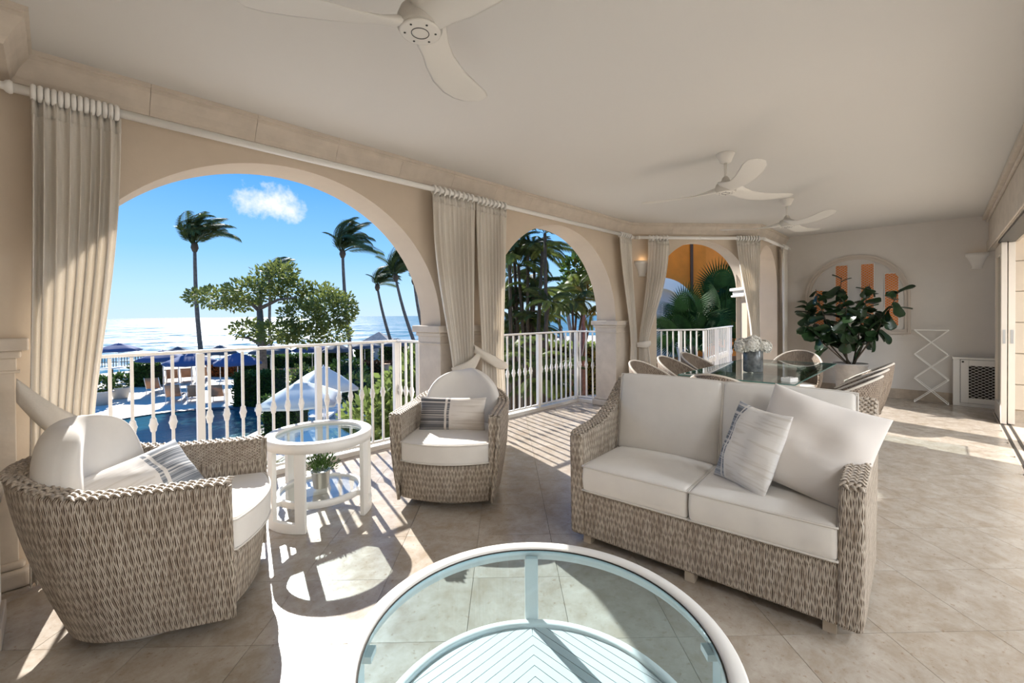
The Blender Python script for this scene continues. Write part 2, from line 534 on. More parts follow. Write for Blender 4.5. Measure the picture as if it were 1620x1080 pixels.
def rbox(half, r, n=6, deform=None, uvn=False):
    """rounded box with a soft deform; uvn: 0..1 UVs seen from +-y"""
    mb = MB()

    def coords(h):
        k = [h - r + r * t for t in (0, .4, .75, 1)] if h > r else [0, h * .6, h]
        inner = [(-1 + 2 * i / n) * (h - r) for i in range(n + 1)] if h > r else [0]
        s = sorted(set([round(x, 5) for x in inner + k + [-x for x in k]]))
        return s
    ax = [coords(h) for h in half]

    def P(q):
        inn = Vector([max(-(half[i] - r), min(half[i] - r, q[i])) for i in range(3)])
        d = Vector(q) - inn
        if d.length > 1e-9: d = d.normalized() * r if sum(abs(x) > 1e-9 for x in d) > 1 else d
        p = inn + d
        return tuple(deform(p) if deform else p)
    for a in range(3):
        b, c = (a + 1) % 3, (a + 2) % 3
        for sgn in (-1, 1):
            G, U = [], []
            for x in ax[b]:
                row, ur = [], []
                for y in ax[c]:
                    q = [0, 0, 0]; q[a] = sgn * half[a]; q[b] = x; q[c] = y
                    row.append(P(q))
                    ur.append(((q[0] / half[0] + 1) / 2, (q[2] / half[2] + 1) / 2))
                G.append(row); U.append(ur)
            mb.grid(G, True, U if uvn else None)
    return mb


def pillow(wd, ht, th, n=14, seed=0, sag=.05):
    """knife-edge pillow standing in the xz plane, faces to +-y; UV 0..1"""
    rnd = random.Random(seed)
    mb = MB()
    ph = [rnd.uniform(0, 6.28) for _ in range(6)]
    for sgn in (-1, 1):
        G, U = [], []
        for i in range(n + 1):
            row, ur = [], []
            u = math.sin((-1 + 2 * i / n) * PI / 2)
            for j in range(n + 1):
                v = math.sin((-1 + 2 * j / n) * PI / 2)
                t = max(0, (1 - abs(u) ** 2.4) * (1 - abs(v) ** 2.4)) ** .55
                x = u * wd / 2 * (1 - sag * (1 - v * v) * abs(u))
                z = v * ht / 2 * (1 - sag * 1.3 * (1 - u * u) * abs(v))
                wr = .016 * math.sin(5 * u + 3 * v + ph[0]) * math.sin(4 * v - 2 * u + ph[1]) * t
                row.append((x, sgn * (t * th / 2) + wr, z)); ur.append(((u + 1) / 2, (v + 1) / 2))
            G.append(row); U.append(ur)
        mb.grid(G, True, U)
    return mb


# ------------------------------------------------------------------ object helpers
def thing(name, label, cat, loc=(0, 0, 0), rz=0, group=None):
    o = bpy.data.objects.new(name, None)
    o.empty_display_size = .1
    col.objects.link(o)
    o.location = loc
    o.rotation_euler = (0, 0, rz)
    o['label'] = label
    o['category'] = cat
    if group: o['group'] = group
    return o


def tag(o, label, cat, group=None, kind=None):
    o['label'] = label
    o['category'] = cat
    if group: o['group'] = group
    if kind: o['kind'] = kind
    return o


def struct(o, label=None, cat=None):
    o['kind'] = 'structure'
    if label: o['label'] = label
    if cat: o['category'] = cat
    return o


def copy_tree(o, parent=None):
    c = o.copy()
    col.objects.link(c)
    c.parent = parent
    for ch in list(o.children):
        copy_tree(ch, c)
    return c


def clone(root, label, loc, rz=0, scale=None):
    c = copy_tree(root)
    c['label'] = label
    c.location = loc
    c.rotation_euler = (0, 0, rz)
    if scale: c.scale = (scale,) * 3
    return c


def child(o, name, me, m=None, mtx=None):
    c = bpy.data.objects.new(name, me)
    col.objects.link(c)
    c.parent = o
    if mtx is not None: c.matrix_local = mtx
    return c

# ================================================================== STRUCTURE
HC = 2.8
YA, YB = 3.49, 3.82                      # sea-side arch wall, inner and outer face
BP = Vector((6.20, 3.49, 0)); BD = Vector((.754, -.657, 0)).normalized(); BN = Vector((.657, .754, 0)).normalized()
BL = 2.10                                # length of the angled wall
CP = BP + BD * BL                        # start of the short side wall
XE = 9.5                                 # end wall
YC = CP.y

# ---- floor: bedding slab with diagonal travertine tiles
fl = MB()
FPOLY = [(-1.3, -.52), (9.6, -.52), (9.6, 2.75), (6.3, 4.45), (-1.3, 4.45)]
fl.prism(FPOLY, -.30, -.010)
floor = struct(fl.build('floor', grout), 'travertine terrace floor laid diagonally', 'floor')


def clip(poly, cp):
    for i in range(len(cp)):
        a, b = cp[i], cp[(i + 1) % len(cp)]
        inside = lambda p: (b[0] - a[0]) * (p[1] - a[1]) - (b[1] - a[1]) * (p[0] - a[0]) >= -1e-9
        outp = []
        for k in range(len(poly)):
            p, q = poly[k], poly[(k + 1) % len(poly)]
            ip, iq = inside(p), inside(q)
            if ip: outp.append(p)
            if ip != iq:
                d1 = (b[0] - a[0]) * (p[1] - a[1]) - (b[1] - a[1]) * (p[0] - a[0])
                d2 = (b[0] - a[0]) * (q[1] - a[1]) - (b[1] - a[1]) * (q[0] - a[0])
                t = d1 / (d1 - d2)
                outp.append((p[0] + (q[0] - p[0]) * t, p[1] + (q[1] - p[1]) * t))
        poly = outp
        if not poly: return []
    return poly


TS = .457
f2 = Vector((math.cos(R(45)), math.sin(R(45)))); r2 = Vector((math.sin(R(45)), -math.cos(R(45))))
tile_me = None
g = .0011
for i in range(-14, 30):
    for j in range(-26, 26):
        a0, b0 = 1.89 + TS * i, -.18 + TS * j
        cs = [f2 * (a0 + g) + r2 * (b0 + g), f2 * (a0 + g) + r2 * (b0 + TS - g), f2 * (a0 + TS - g) + r2 * (b0 + TS - g), f2 * (a0 + TS - g) + r2 * (b0 + g)]
        sq = [(p.x, p.y) for p in cs]
        area = sum(sq[k][0] * sq[(k + 1) % 4][1] - sq[(k + 1) % 4][0] * sq[k][1] for k in range(4))
        if area < 0: sq = sq[::-1]
        pl = clip(sq, FPOLY)
        if len(pl) < 3: continue
        ar = abs(sum(pl[k][0] * pl[(k + 1) % len(pl)][1] - pl[(k + 1) % len(pl)][0] * pl[k][1] for k in range(len(pl)))) / 2
        if ar < .002: continue
        cx = f2 * (a0 + TS / 2) + r2 * (b0 + TS / 2)
        full = len(pl) == 4 and abs(ar - (TS - 2 * g) ** 2) < 1e-4
        if full and tile_me:
            o = child(floor, 'floor_tile', tile_me)
            o.location = (cx.x, cx.y, 0)
            continue
        mb = MB()
        cc = cx if full else Vector((0, 0))
        if not full: cx = Vector((0, 0))
        mb.prism([(p[0] - cx.x, p[1] - cx.y) for p in pl], -.010, 0)
        o = mb.build('floor_tile', floor_m, floor)
        o.location = (cx.x, cx.y, 0)
        if full: tile_me = o.data

# ---- ceiling
cl = MB()
cl.prism([(-1.3, -.52), (9.62, -.52), (9.62, YC + .3), (CP.x + .10, YC + .3), (BP.x + .1, YB), (-1.3, YB)], HC, HC + .25)
struct(cl.build('ceiling', ceil_m), 'smooth off white plaster ceiling', 'ceiling')


# upper storey balcony slab above the sea arches
ub = MB(); ub.box2((-1.5, YB, HC), (BP.x + .05, 4.62, HC + .25))
struct(ub.build('ceiling_balcony', ceil_m), 'slab of the balcony one storey up, above the railings', 'ceiling')

# ---- arch walls
def arch_wall(name, p0, d, n, L_, H_, t, arches, m):
    """p0 start on inner face, d along, n outward; arches: (centre, half width, springing, rise)"""
    mb = MB()
    P = lambda x, o, z: p0 + d * x + n * o + Vector((0, 0, z))
    x = 0.0

    def solid_piece(xa, xb, za0, za1):
        for o in (0, t):
            mb.quad(P(xa, o, za0), P(xb, o, za1), P(xb, o, H_), P(xa, o, H_))
    for (c, a, zs, b) in arches:
        if c - a > x: solid_piece(x, c - a, 0, 0)
        K = 56
        pts = []
        for k in range(K + 1):
            th = PI - PI * k / K
            pts.append((c + a * math.cos(th), zs + b * math.sin(th)))
        for k in range(K):
            solid_piece(pts[k][0], pts[k + 1][0], pts[k][1], pts[k + 1][1])
            q = len(mb.v)
            mb.v += [tuple(P(pts[k][0], 0, pts[k][1])), tuple(P(pts[k + 1][0], 0, pts[k + 1][1])), tuple(P(pts[k + 1][0], t, pts[k + 1][1])), tuple(P(pts[k][0], t, pts[k][1]))]
            mb.face((q, q + 1, q + 2, q + 3), None, False)
        for xx in (c - a, c + a):
            mb.quad(P(xx, 0, 0), P(xx, t, 0), P(xx, t, zs), P(xx, 0, zs))
        x = c + a
    if x < L_: solid_piece(x, L_, 0, 0)
    mb.quad(P(0, 0, 0), P(0, t, 0), P(0, t, H_), P(0, 0, H_))
    mb.quad(P(L_, 0, 0), P(L_, t, 0), P(L_, t, H_), P(L_, 0, H_))
    return mb.build(name, m)


X0A = -1.3
A1 = (1.275, 1.33, 1.30, 1.215)
A2 = (4.53, 1.30, 1.30, 1.235)
wa = arch_wall('wall_left', Vector((X0A, YA, 0)), Vector((1, 0, 0)), Vector((0, 1, 0)), BP.x - X0A + .13, HC, YB - YA,
               [(A1[0] - X0A, A1[1], A1[2], A1[3]), (A2[0] - X0A, A2[1], A2[2], A2[3])], stucco)
struct(wa, 'cream stucco wall with two tall arches facing the sea', 'wall')
wb = arch_wall('wall_angled', BP, BD, BN, BL, HC, .30, [(1.20, .745, 1.80, .74)], stucco)
struct(wb, 'cream angled wall with an arch facing the orange building', 'wall')
wc = arch_wall('wall_side', Vector((CP.x, YC, 0)), Vector((1, 0, 0)), Vector((0, 1, 0)), XE - CP.x + .1, HC, .30, [(8.42 - CP.x, .61, 1.80, .74)], stucco)
struct(wc, 'short cream wall with a narrow arch beside the end wall', 'wall')

# ---- end wall
we = MB(); we.box2((XE, -2.2, 0), (XE + .2, YC + .3, HC))
struct(we.build('wall_end', stucco_end), 'plain ivory end wall behind the potted fig', 'wall')
bb = MB(); bb.box2((XE - .018, -.2, 0), (XE, YC, .155))
struct(bb.build('baseboard_end', mat('travertine skirting', (.47, .385, .30), .5, var=(9, .2))), 'tan stone skirting along the end wall', 'baseboard')
# ---- near side wall behind the left chair (room closes here)
ww = MB(); ww.box2((-1.5, -.6, 0), (-1.3, YB, HC))
struct(ww.build('wall_near', stucco), 'cream side wall closing the terrace on the left', 'wall')

# ---- living room behind the camera: floor, walls, ceiling that carries the added fill lamps
lr = MB(); lr.box2((-1.3, -5.5, -.3), (9.5, -.52, 0))
struct(lr.build('floor_interior', mat('interior floor stone', (.58, .49, .40), .35, var=(4, .15))), 'pale stone floor inside the living room', 'floor')
lc = MB(); lc.box2((-1.3, -5.5, 2.75), (9.6, -.70, 2.95))
struct(lc.build('ceiling_interior', ceil_m), 'living room ceiling', 'ceiling')
lw = MB(); lw.box2((-1.3, -5.7, 0), (9.6, -5.5, 2.95))
struct(lw.build('wall_back', stucco_end), 'living room back wall', 'wall')
lw = MB(); lw.box2((-1.5, -5.5, 0), (-1.3, -.6, 2.95))
struct(lw.build('wall_interior_near', stucco_end), 'living room side wall', 'wall')

# ---- interior stone-panelled return wall seen past the sliding doors
pw = MB(); pw.box2((8.40, -5.5, 0), (8.6, -.665, 2.75))
pwo = struct(pw.build('wall_interior', mat('interior wall core', (.52, .42, .32), .8)), 'beige panelled wall just inside the sliding doors', 'wall')
pan_m = mat('beige wall panel', (.70, .585, .46), .7, var=(3, .05))
for zz0, zz1 in ((.16, .47), (.48, .86), (.87, 1.25), (1.26, 1.64), (1.65, 2.02), (2.03, 2.40)):
    for y0, y1 in ((-1.9, -.67), (-3.2, -1.91)):
        q = MB(); q.box2((8.382, y0, zz0), (8.40, y1, zz1)); q.build('wall_panel', pan_m, pwo, bevel=.003, seg=1)
q = MB(); q.box2((8.385, -3.2, 0), (8.40, -.67, .14)); q.build('skirting', MATS['travertine skirting'], pwo)

# ---- header beam over the sliding doors, its mouldings and soffit rail
hb = MB()
hb.box2((-1.3, -.70, 2.27), (XE, -.50, HC))
hdr = struct(hb.build('trim_1', stone), 'cream stone lintel beam over the sliding doors', 'beam')
for nm, y0, y1, z0, z1 in (('top_moulding', -.50, -.44, 2.735, HC), ('lower_moulding', -.50, -.475, 2.70, 2.735), ('bottom_band', -.50, -.482, 2.27, 2.42)):
    q = MB(); q.box2((-1.3, y0, z0), (XE, y1, z1)); q.build(nm, stone, hdr, bevel=.008)
q = MB(); q.box2((-1.3, -.655, 2.245), (8.2, -.515, 2.27)); q.build('track_rail', dark_metal, hdr)

# floor tracks of the sliding doors
for k, yy in enumerate((-.546, -.611)):
    t = MB(); t.box2((-1.3, yy - .012, 0), (8.95, yy + .012, .006))
    tr_o = struct(t.build('trim_%d' % (2 + k), mat('track metal %d' % k, (.06, .055, .05), .5, .5)),
                  'dark sliding door track sunk in the floor, %s one' % ('outer' if k == 0 else 'inner'), 'door track')


# ---- sliding doors
def slide_door(name, x0, x1, y0, y1, label):
    e = bpy.data.objects.new(name, None); col.objects.link(e); e.location = (x0, y0, 0)
    struct(e, label, 'door')
    H0, H1, fwid = .012, 2.245, .11
    W_ = x1 - x0; D_ = y1 - y0
    for nm, a, b in (('stile', (0, 0, H0), (fwid, D_, H1)), ('stile', (W_ - fwid, 0, H0), (W_, D_, H1)), ('rail', (fwid, 0, H0), (W_ - fwid, D_, H0 + .2)), ('rail', (fwid, 0, H1 - .13), (W_ - fwid, D_, H1))):
        q = MB(); q.box2(a, b); q.build(nm, cream_wood, e, bevel=.004)
    q = MB(); q.box2((fwid, D_ * .4, H0 + .2), (W_ - fwid, D_ * .55, H1 - .13)); q.build('pane', glass_clear, e)
    q = MB(); q.box2((-.004, D_ * .25, 1.0), (.002, D_ * .72, 1.17)); q.build('flush_pull', grey_metal, e)
    return e


slide_door('door_1', 8.10, 8.95, -.585, -.535, 'cream glazed sliding door leaf nearer the terrace, pushed open')
slide_door('door_2', 8.14, 8.95, -.655, -.598, 'cream sliding door leaf stacked on the living room side')

# ---- cornice stones
CPATH = [Vector((-1.3, 3.04, 0)), Vector((-.16, 3.04, 0)), Vector((-.16, YA, 0)), Vector((BP.x, YA, 0)), Vector((CP.x, YC, 0)), Vector((XE, YC, 0))]
PROF = [(0, 2.635), (.014, 2.635), (.022, 2.655), (.03, 2.665), (.045, 2.70), (.068, 2.735), (.082, 2.752), (.082, 2.772), (.095, 2.776), (.095, 2.80), (0, 2.80)]
corn = bpy.data.objects.new('trim_4', None); col.objects.link(corn)
struct(corn, 'moulded cream stone cornice around the terrace ceiling', 'cornice')


def inward(a, b):
    d = (b - a).normalized()
    return Vector((d.y, -d.x, 0))       # right-hand side of travel = into the room


for s in range(len(CPATH) - 1):
    a, b = CPATH[s], CPATH[s + 1]
    d = (b - a).normalized(); nin = inward(a, b)

    def mit(i, side):
        if i == 0 or i == len(CPATH) - 1: return 0.0
        d0 = (CPATH[i] - CPATH[i - 1]).normalized(); d1 = (CPATH[i + 1] - CPATH[i]).normalized()
        ang = math.atan2(d0.x * d1.y - d0.y * d1.x, d0.dot(d1))
        return math.tan(ang / 2)         # shift along path per unit offset inward
    ms, me_ = mit(s, 0), mit(s + 1, 1)
    ln = (b - a).length
    k = max(1, round(ln / .60))
    for i in range(k):
        x0, x1 = ln * i / k, ln * (i + 1) / k
        gp = .0010
        mb = MB()
        G = []
        for (xx, mm, sg) in ((x0 + (gp if i else 0), -ms if i == 0 else 0, 1), (x1 - (gp if i < k - 1 else 0), me_ if i == k - 1 else 0, 1)):
            G.append([a + d * (xx + mm * o) + nin * o + Vector((0, 0, z)) for o, z in PROF])
        mb.grid(G, False)
        n0 = len(mb.v)
        mb.v += [tuple(p) for p in G[0]]; mb.face(range(n0, n0 + len(PROF)))
        n0 = len(mb.v)
        mb.v += [tuple(p) for p in G[1]]; mb.face(range(n0, n0 + len(PROF)))
        mb.build('cornice_stone', stone, corn)
blk = MB(); blk.box2((-1.3, 3.04, 2.635), (-.16, YA, HC)); blk.build('corner_block', stone, corn)


# ---- pillars of the arcade: shaft, base and capital slightly proud of the wall
def pillar(x0, x1, y0, y1, label, zt=1.30):
    cx, cy = (x0 + x1) / 2, (y0 + y1) / 2
    e = thing('stone_pillar', label, 'pillar', (cx, cy, 0))
    hx, hy = (x1 - x0) / 2, (y1 - y0) / 2
    P = lambda nm, z0, z1, o, bv=.006, sg=2: MB().box2((-hx - o, -hy - o, z0), (hx + o, hy + o, z1)).build(nm, stone, e, bevel=bv, seg=sg)
    P('shaft', .13, 1.13, .016, .004)
    b = P('base', 0, .095, .062, .022, 4)
    q = MB().box2((-hx - .04, -hy - .04, .095), (hx + .04, hy + .04, .132)).build('base_ring', stone, e, bevel=.016, seg=3); q.parent = b
    c = P('capital', 1.235, zt, .066, .006)
    for z0, z1, o, bv in ((1.195, 1.235, .04, .012), (1.13, 1.195, .022, .004), (1.118, 1.132, .034, .005)):
        q = MB().box2((-hx - o, -hy - o, z0), (hx + o, hy + o, z1)).build('neck_moulding', stone, e, bevel=bv, seg=3); q.parent = c
    return e


pillar(A1[0] + A1[1], A2[0] - A2[1], YA, YB, 'square cream stone pillar between the two sea arches, behind paired curtains')
pillar(A2[0] + A2[1], BP.x - .03, YA, YB, 'square cream stone corner pillar at the right end of the sea arcade')
pillar(-1.25, -.165, YA, YB, 'cream stone pillar at the left edge beside the first curtain')
# slim impost mouldings of the angled arch
for t_, lab in ((1.945, 'right'), (.455, 'left')):
    e = thing('arch_impost', 'small rounded white moulding at the %s springing of the angled arch' % lab, 'moulding', BP + BD * t_ + BN * .15 + Vector((0, 0, 1.66)), math.atan2(BD.y, BD.x))
    for z0, z1, o, nm in ((0, .035, .03, 'lower_ring'), (.035, .10, .012, 'neck'), (.10, .15, .045, 'upper_ring')):
        MB().box2((-.045 - o, -.15 - o, z0), (.045 + o, .15 + o, z1)).build(nm, plaster, e, bevel=.014, seg=3)
    e.parent = wb; del e['category']

# ---- railings
RZ = 1.14


def baluster_mesh():
    mb = MB()
    mb.box((0, 0, .585), (.020, .020, 1.05))
    mb.lathe([(.008, .53), (.02, .548), (.02, .555), (.024, .577), (.030, .592), (.024, .607), (.02, .629), (.02, .636), (.008, .654)], 8)
    return mb


bal_o = None
rail_i = 0


def railing(label, segs):
    """segs: list of (start, end, n_balusters, posts) straight runs"""
    global bal_o
    o0 = Vector((*segs[0][0], 0))
    e = thing('balcony_railing', label, 'railing', o0)
    for (a, b, nb, posts) in segs:
        A, B_ = Vector((*a, 0)) - o0, Vector((*b, 0)) - o0
        d = (B_ - A).normalized(); ang = math.atan2(d.y, d.x)
        MB().bar(A + Vector((0, 0, RZ - .012)), B_ + Vector((0, 0, RZ - .012)), .048, .024).build('top_rail', white_metal, e, bevel=.005)
        MB().bar(A + Vector((0, 0, .075)), B_ + Vector((0, 0, .075)), .032, .022).build('bottom_rail', white_metal, e, bevel=.003)
        MB().box((A + B_) / 2 + Vector((0, 0, .02)), (abs((B_ - A).length), .10, .04), Matrix.Rotation(ang, 3, 'Z')).build('kerb', plaster, e)
        ln = (B_ - A).length
        for i in range(nb):
            x = ln * (i + .5) / nb
            if any(abs(x - p) < .06 for p in posts): continue
            if bal_o is None:
                bal_o = baluster_mesh().build('baluster', white_metal, e)
                c = bal_o
            else:
                c = child(e, 'baluster', bal_o.data)
            c.location = A + d * x; c.rotation_euler = (0, 0, ang)
        for p in posts:
            MB().box(A + d * p + Vector((0, 0, .56)), (.052, .052, 1.10), Matrix.Rotation(ang, 3, 'Z')).build('post', white_metal, e, bevel=.003)
    return e


railing('white metal balcony railing in the large left arch overlooking the pool',
        [((-.75, 4.27), (2.60, 4.27), 28, [.60, 1.555, 2.492, 3.33]), ((2.60, 4.27), (2.64, 3.89), 4, [.36])])
railing('white metal balcony railing in the second arch, before the palms',
        [((3.28, 4.25), (5.90, 4.25), 22, [.03, 1.66, 2.60]), ((5.90, 4.25), (5.93, 3.91), 3, [])])
pb0 = BP + BD * .15 + BN * .42; pb1 = BP + BD * 1.48 + BN * .42; dp_ = pb1.x * math.cos(YAW) + pb1.y * math.sin(YAW) + 1.9
pb2 = Vector((math.cos(YAW), math.sin(YAW), 0)) * dp_ + r0 * (348 / 700 * dp_)
railing('white metal railing in the angled arch, turning away to the right',
        [((pb0.x, pb0.y), (pb1.x, pb1.y), 13, [.03, .89, 1.32]), ((pb1.x, pb1.y), (pb2.x, pb2.y), 15, [.9, 1.95])])

# ---- curtain rods
ZR = 2.565
RP = [Vector((-.13, YA - .13, ZR)), Vector((BP.x - .06, YA - .13, ZR)), Vector((CP.x - .05, YC - .115, ZR)), Vector((XE - .12, YC - .115, ZR))]


def rod(a, b, label, finial=False):
    e = thing('curtain_rod', label, 'curtain rod', a)
    d = (b - a)
    MB().tube([(0, 0, 0), d], .024, 14).build('pole', white_wood, e)
    if finial:
        M = Matrix((Vector((0, 1, 0)), Vector((0, 0, 1)), Vector((-1, 0, 0)))).transposed()
        pr = [(.021, 0), (.03, .004), (.034, .014), (.03, .026), (.02, .034), (.018, .05), (.026, .065), (.04, .09), (.047, .115), (.043, .145), (.026, .17), (.008, .183), (0, .185)]
        MB().lathe(pr, 18, axis=M).build('finial', white_wood, e)
    u = d.normalized(); nn = Vector((-u.y, u.x, 0))
    for t in (.03, .5, .97):
        p = d * t
        q = MB(); q.bar(p + nn * .02, p + nn * .115, .016); q.tube([p - u * .012, p + u * .012], .028, 12)
        q.build('bracket', white_wood, e)
    return e


rod(RP[0], RP[1], 'long white wooden curtain rod with finial along the sea arches', True)
rod(RP[1] + Vector((.02, -.015, 0)), RP[2], 'white curtain rod across the angled arch')
rod(RP[2] + Vector((.02, 0, 0)), RP[3], 'short white curtain rod beside the end wall')

# ---- curtains
ring_me = None


def curtain(label, p0, d, nin, top, waist, bottom, zt=2.525, zw=.93, zb=.03, pleats=9, amp=.035, nrings=9, tie=None, seed=0, tie_label=None):
    """p0 + d*x along the wall; top/waist/bottom = (x0, x1); nin: into the room"""
    global ring_me
    rnd = random.Random(seed)
    e = thing('curtain', label, 'curtain', p0 + d * ((top[0] + top[1]) / 2))
    off = -(d * ((top[0] + top[1]) / 2))
    NS, NT = 96, 34
    ph = [rnd.uniform(-.35, .35) for _ in range(40)]
    G = []
    for i in range(NS + 1):
        s = i / NS
        row = []
        for j in range(NT + 1):
            t = j / NT
            z = zt + (zb - zt) * t
            if z >= zw:
                k = (zt - z) / (zt - zw)
                k = k ** 1.5 if tie else k
                k2 = k * k * (3 - 2 * k) * .55 + k * .45
                xl = top[0] + (waist[0] - top[0]) * k2; xr = top[1] + (waist[1] - top[1]) * k2
            else:
                k = (zw - z) / (zw - zb); k2 = 1 - (1 - k) ** 2
                xl = waist[0] + (bottom[0] - waist[0]) * k2; xr = waist[1] + (bottom[1] - waist[1]) * k2
            # pleat phase drifts a little with height; heading tape gathers are finer
            cyc = pleats * s + .10 * math.sin(3 * t + 9 * s) + ph[int(s * pleats)] * .15
            a = amp * (.55 + .45 * min(1, t * 5)) * (.75 + .25 * math.sin(7 * s + 2 * t + seed))
            if tie:
                dw = abs(z - zw)
                a *= .55 + .45 * min(1, dw / .5)
            y = a * math.sin(2 * PI * cyc)
            if t < .10: y += .008 * math.sin(2 * PI * pleats * 2.7 * s) * (1 - t / .10)
            x = xl + (xr - xl) * s + .25 * (xr - xl) / pleats * math.cos(2 * PI * cyc) * .5
            row.append(off + d * x + nin * y + Vector((0, 0, z)))
        G.append(row)
    MB().grid(G, True).build('drape', linen, e, solid=.004, fix=False)
    # heading band
    hd = MB()
    hd.grid([[G[i][0] + Vector((0, 0, .012)), G[i][1] + nin * .004] for i in range(NS + 1)], True)
    hd.build('heading', linen, e, solid=.006, fix=False)
    if ring_me is None:
        mb = MB()
        pts = [(0, math.cos(a) * .033, math.sin(a) * .033) for a in [2 * PI * k / 20 for k in range(20)]]
        mb.tube(pts, .0115, 8, closed=True)
        o = mb.build('curtain_ring', white_wood, e)
        ring_me = o.data
        bpy.data.objects.remove(o)
    for k in range(nrings):
        x = top[0] + (top[1] - top[0]) * (k + .5) / nrings
        M = Matrix((d, nin, Vector((0, 0, 1)))).transposed().to_4x4()
        c = child(e, 'curtain_ring', ring_me)
        c.matrix_local = Matrix.Translation(off + d * x + Vector((0, 0, ZR - .002))) @ M
    if tie:
        # sash from a wall hook round the gathered drape: tie = (hook x, hook z, far x, far z, width)
        hx, hz, fx, fz, wd = tie
        G2 = []
        for i in range(25):
            k = i / 24
            x = hx + (fx - hx) * k
            zc = hz + (fz - hz) * (1 - (1 - k) ** 1.7)
            bulge = .058 * math.sin(PI * min(1, k * 1.02)) + .012
            ww_ = wd * (.45 + .55 * math.sin(PI * (.15 + .75 * k)))
            G2.append([off + d * x + nin * (bulge + .02 * math.cos((v - .5) * 3) - .005 * math.sin(10 * k + 6 * v)) + Vector((0, 0, zc + ww_ * (v - .5))) for v in [m_ / 6 for m_ in range(7)]])
        MB().grid(G2, True).build('tieback', linen, e, solid=.006, fix=False)
    return e


dA, nA = Vector((1, 0, 0)), Vector((0, -1, 0))
pA = Vector((0, YA - .13, 0))
curtain('wide cream linen curtain tied back at the left edge of the terrace', pA, dA, nA, (-.075, .27), (-.10, .14), (-.11, .05), zw=.80, pleats=8, amp=.040, nrings=14, tie=(-.14, 1.04, .16, .77, .17), seed=1)
curtain('cream curtain left of the pair on the middle pillar, behind the armchair', pA, dA, nA, (2.42, 2.93), (2.64, 2.92), (2.60, 2.95), zw=.90, pleats=9, amp=.030, nrings=9, tie=(2.98, 1.0, 2.62, .86, .13), seed=2)
curtain('cream linen curtain right of the pair on the middle pillar, sash slanting to the right', pA, dA, nA, (2.955, 3.385), (3.02, 3.34), (3.0, 3.39), zw=.93, pleats=9, amp=.030, nrings=8, tie=(2.90, 1.07, 3.36, .86, .11), seed=3)
pA4 = Vector((0, YA - .13, 0))
curtain('cream curtain hanging on the corner pillar, left half of the tied V', pA4, dA, nA, (5.73, 6.06), (6.06, 6.24), (6.0, 6.22), zw=.93, pleats=6, amp=.028, nrings=6, seed=4)
pB = BP - BN * .125
curtain('cream curtain left of the angled arch, right half of the tied V', pB, BD, -BN, (.27, .60), (.12, .27), (.10, .34), zw=.95, pleats=7, amp=.028, nrings=6, tie=(.30, .95, .08, .93, .10), seed=5)
curtain('cream curtain right of the angled arch, gathered behind the hydrangeas', pB, BD, -BN, (1.69, 2.07), (1.93, 2.07), (1.95, 2.07), zw=1.05, pleats=9, amp=.028, nrings=9, seed=6)
pC = Vector((0, YC - .115, 0))
curtain('narrow cream curtain hanging straight in the corner by the end wall', pC, dA, nA, (8.92, 9.18), (8.96, 9.18), (8.96, 9.18), zw=1.2, pleats=6, amp=.025, nrings=4, seed=8)


# ---- wall uplighters
lampglow = mat('lamp glow', (1, .8, .5), .5)
lampglow.node_tree.nodes['Principled BSDF'].inputs['Emission Color'].default_value = (1, .62, .28, 1)
lampglow.node_tree.nodes['Principled BSDF'].inputs['Emission Strength'].default_value = .6


def sconce(loc, rz, label, watt):
    e = thing('wall_sconce', label, 'wall lamp', loc, rz)     # -y faces the room
    mb = MB()
    prof = [(.045, -.24), (.06, -.225), (.05, -.21), (.065, -.17), (.075, -.13), (.105, -.06), (.118, -.05), (.125, 0), (.112, 0), (.10, -.05)]
    G = []
    for k in range(17):
        a = PI + PI * k / 16
        G.append([(r_ * math.cos(a), r_ * .72 * math.sin(a), z) for r_, z in prof])
    mb.grid(G, True)
    mb.build('bowl', plaster, e, solid=.004, fix=False)
    MB().lathe([(.028, -.09), (.034, -.07), (.03, -.04), (0, -.03)], 12, c=(0, -.04, 0)).build('bulb', lampglow, e)
    if not watt: return e
    l = bpy.data.lights.new('uplight', 'POINT'); l.energy = watt; l.color = (1, .66, .36); l.shadow_soft_size = .03
    lo = bpy.data.objects.new('uplight', l); col.objects.link(lo); lo.parent = e; lo.location = (0, -.05, .02)
    return e


ps = BP + BD * .225
sconce((ps.x, ps.y, 2.22), math.atan2(BD.y, BD.x), 'cream plaster wall uplighter between the corner curtains', .15)
sconce((XE, -.385, 2.26), -PI / 2, 'cream plaster wall uplighter on the end wall near the sliding doors', 0)

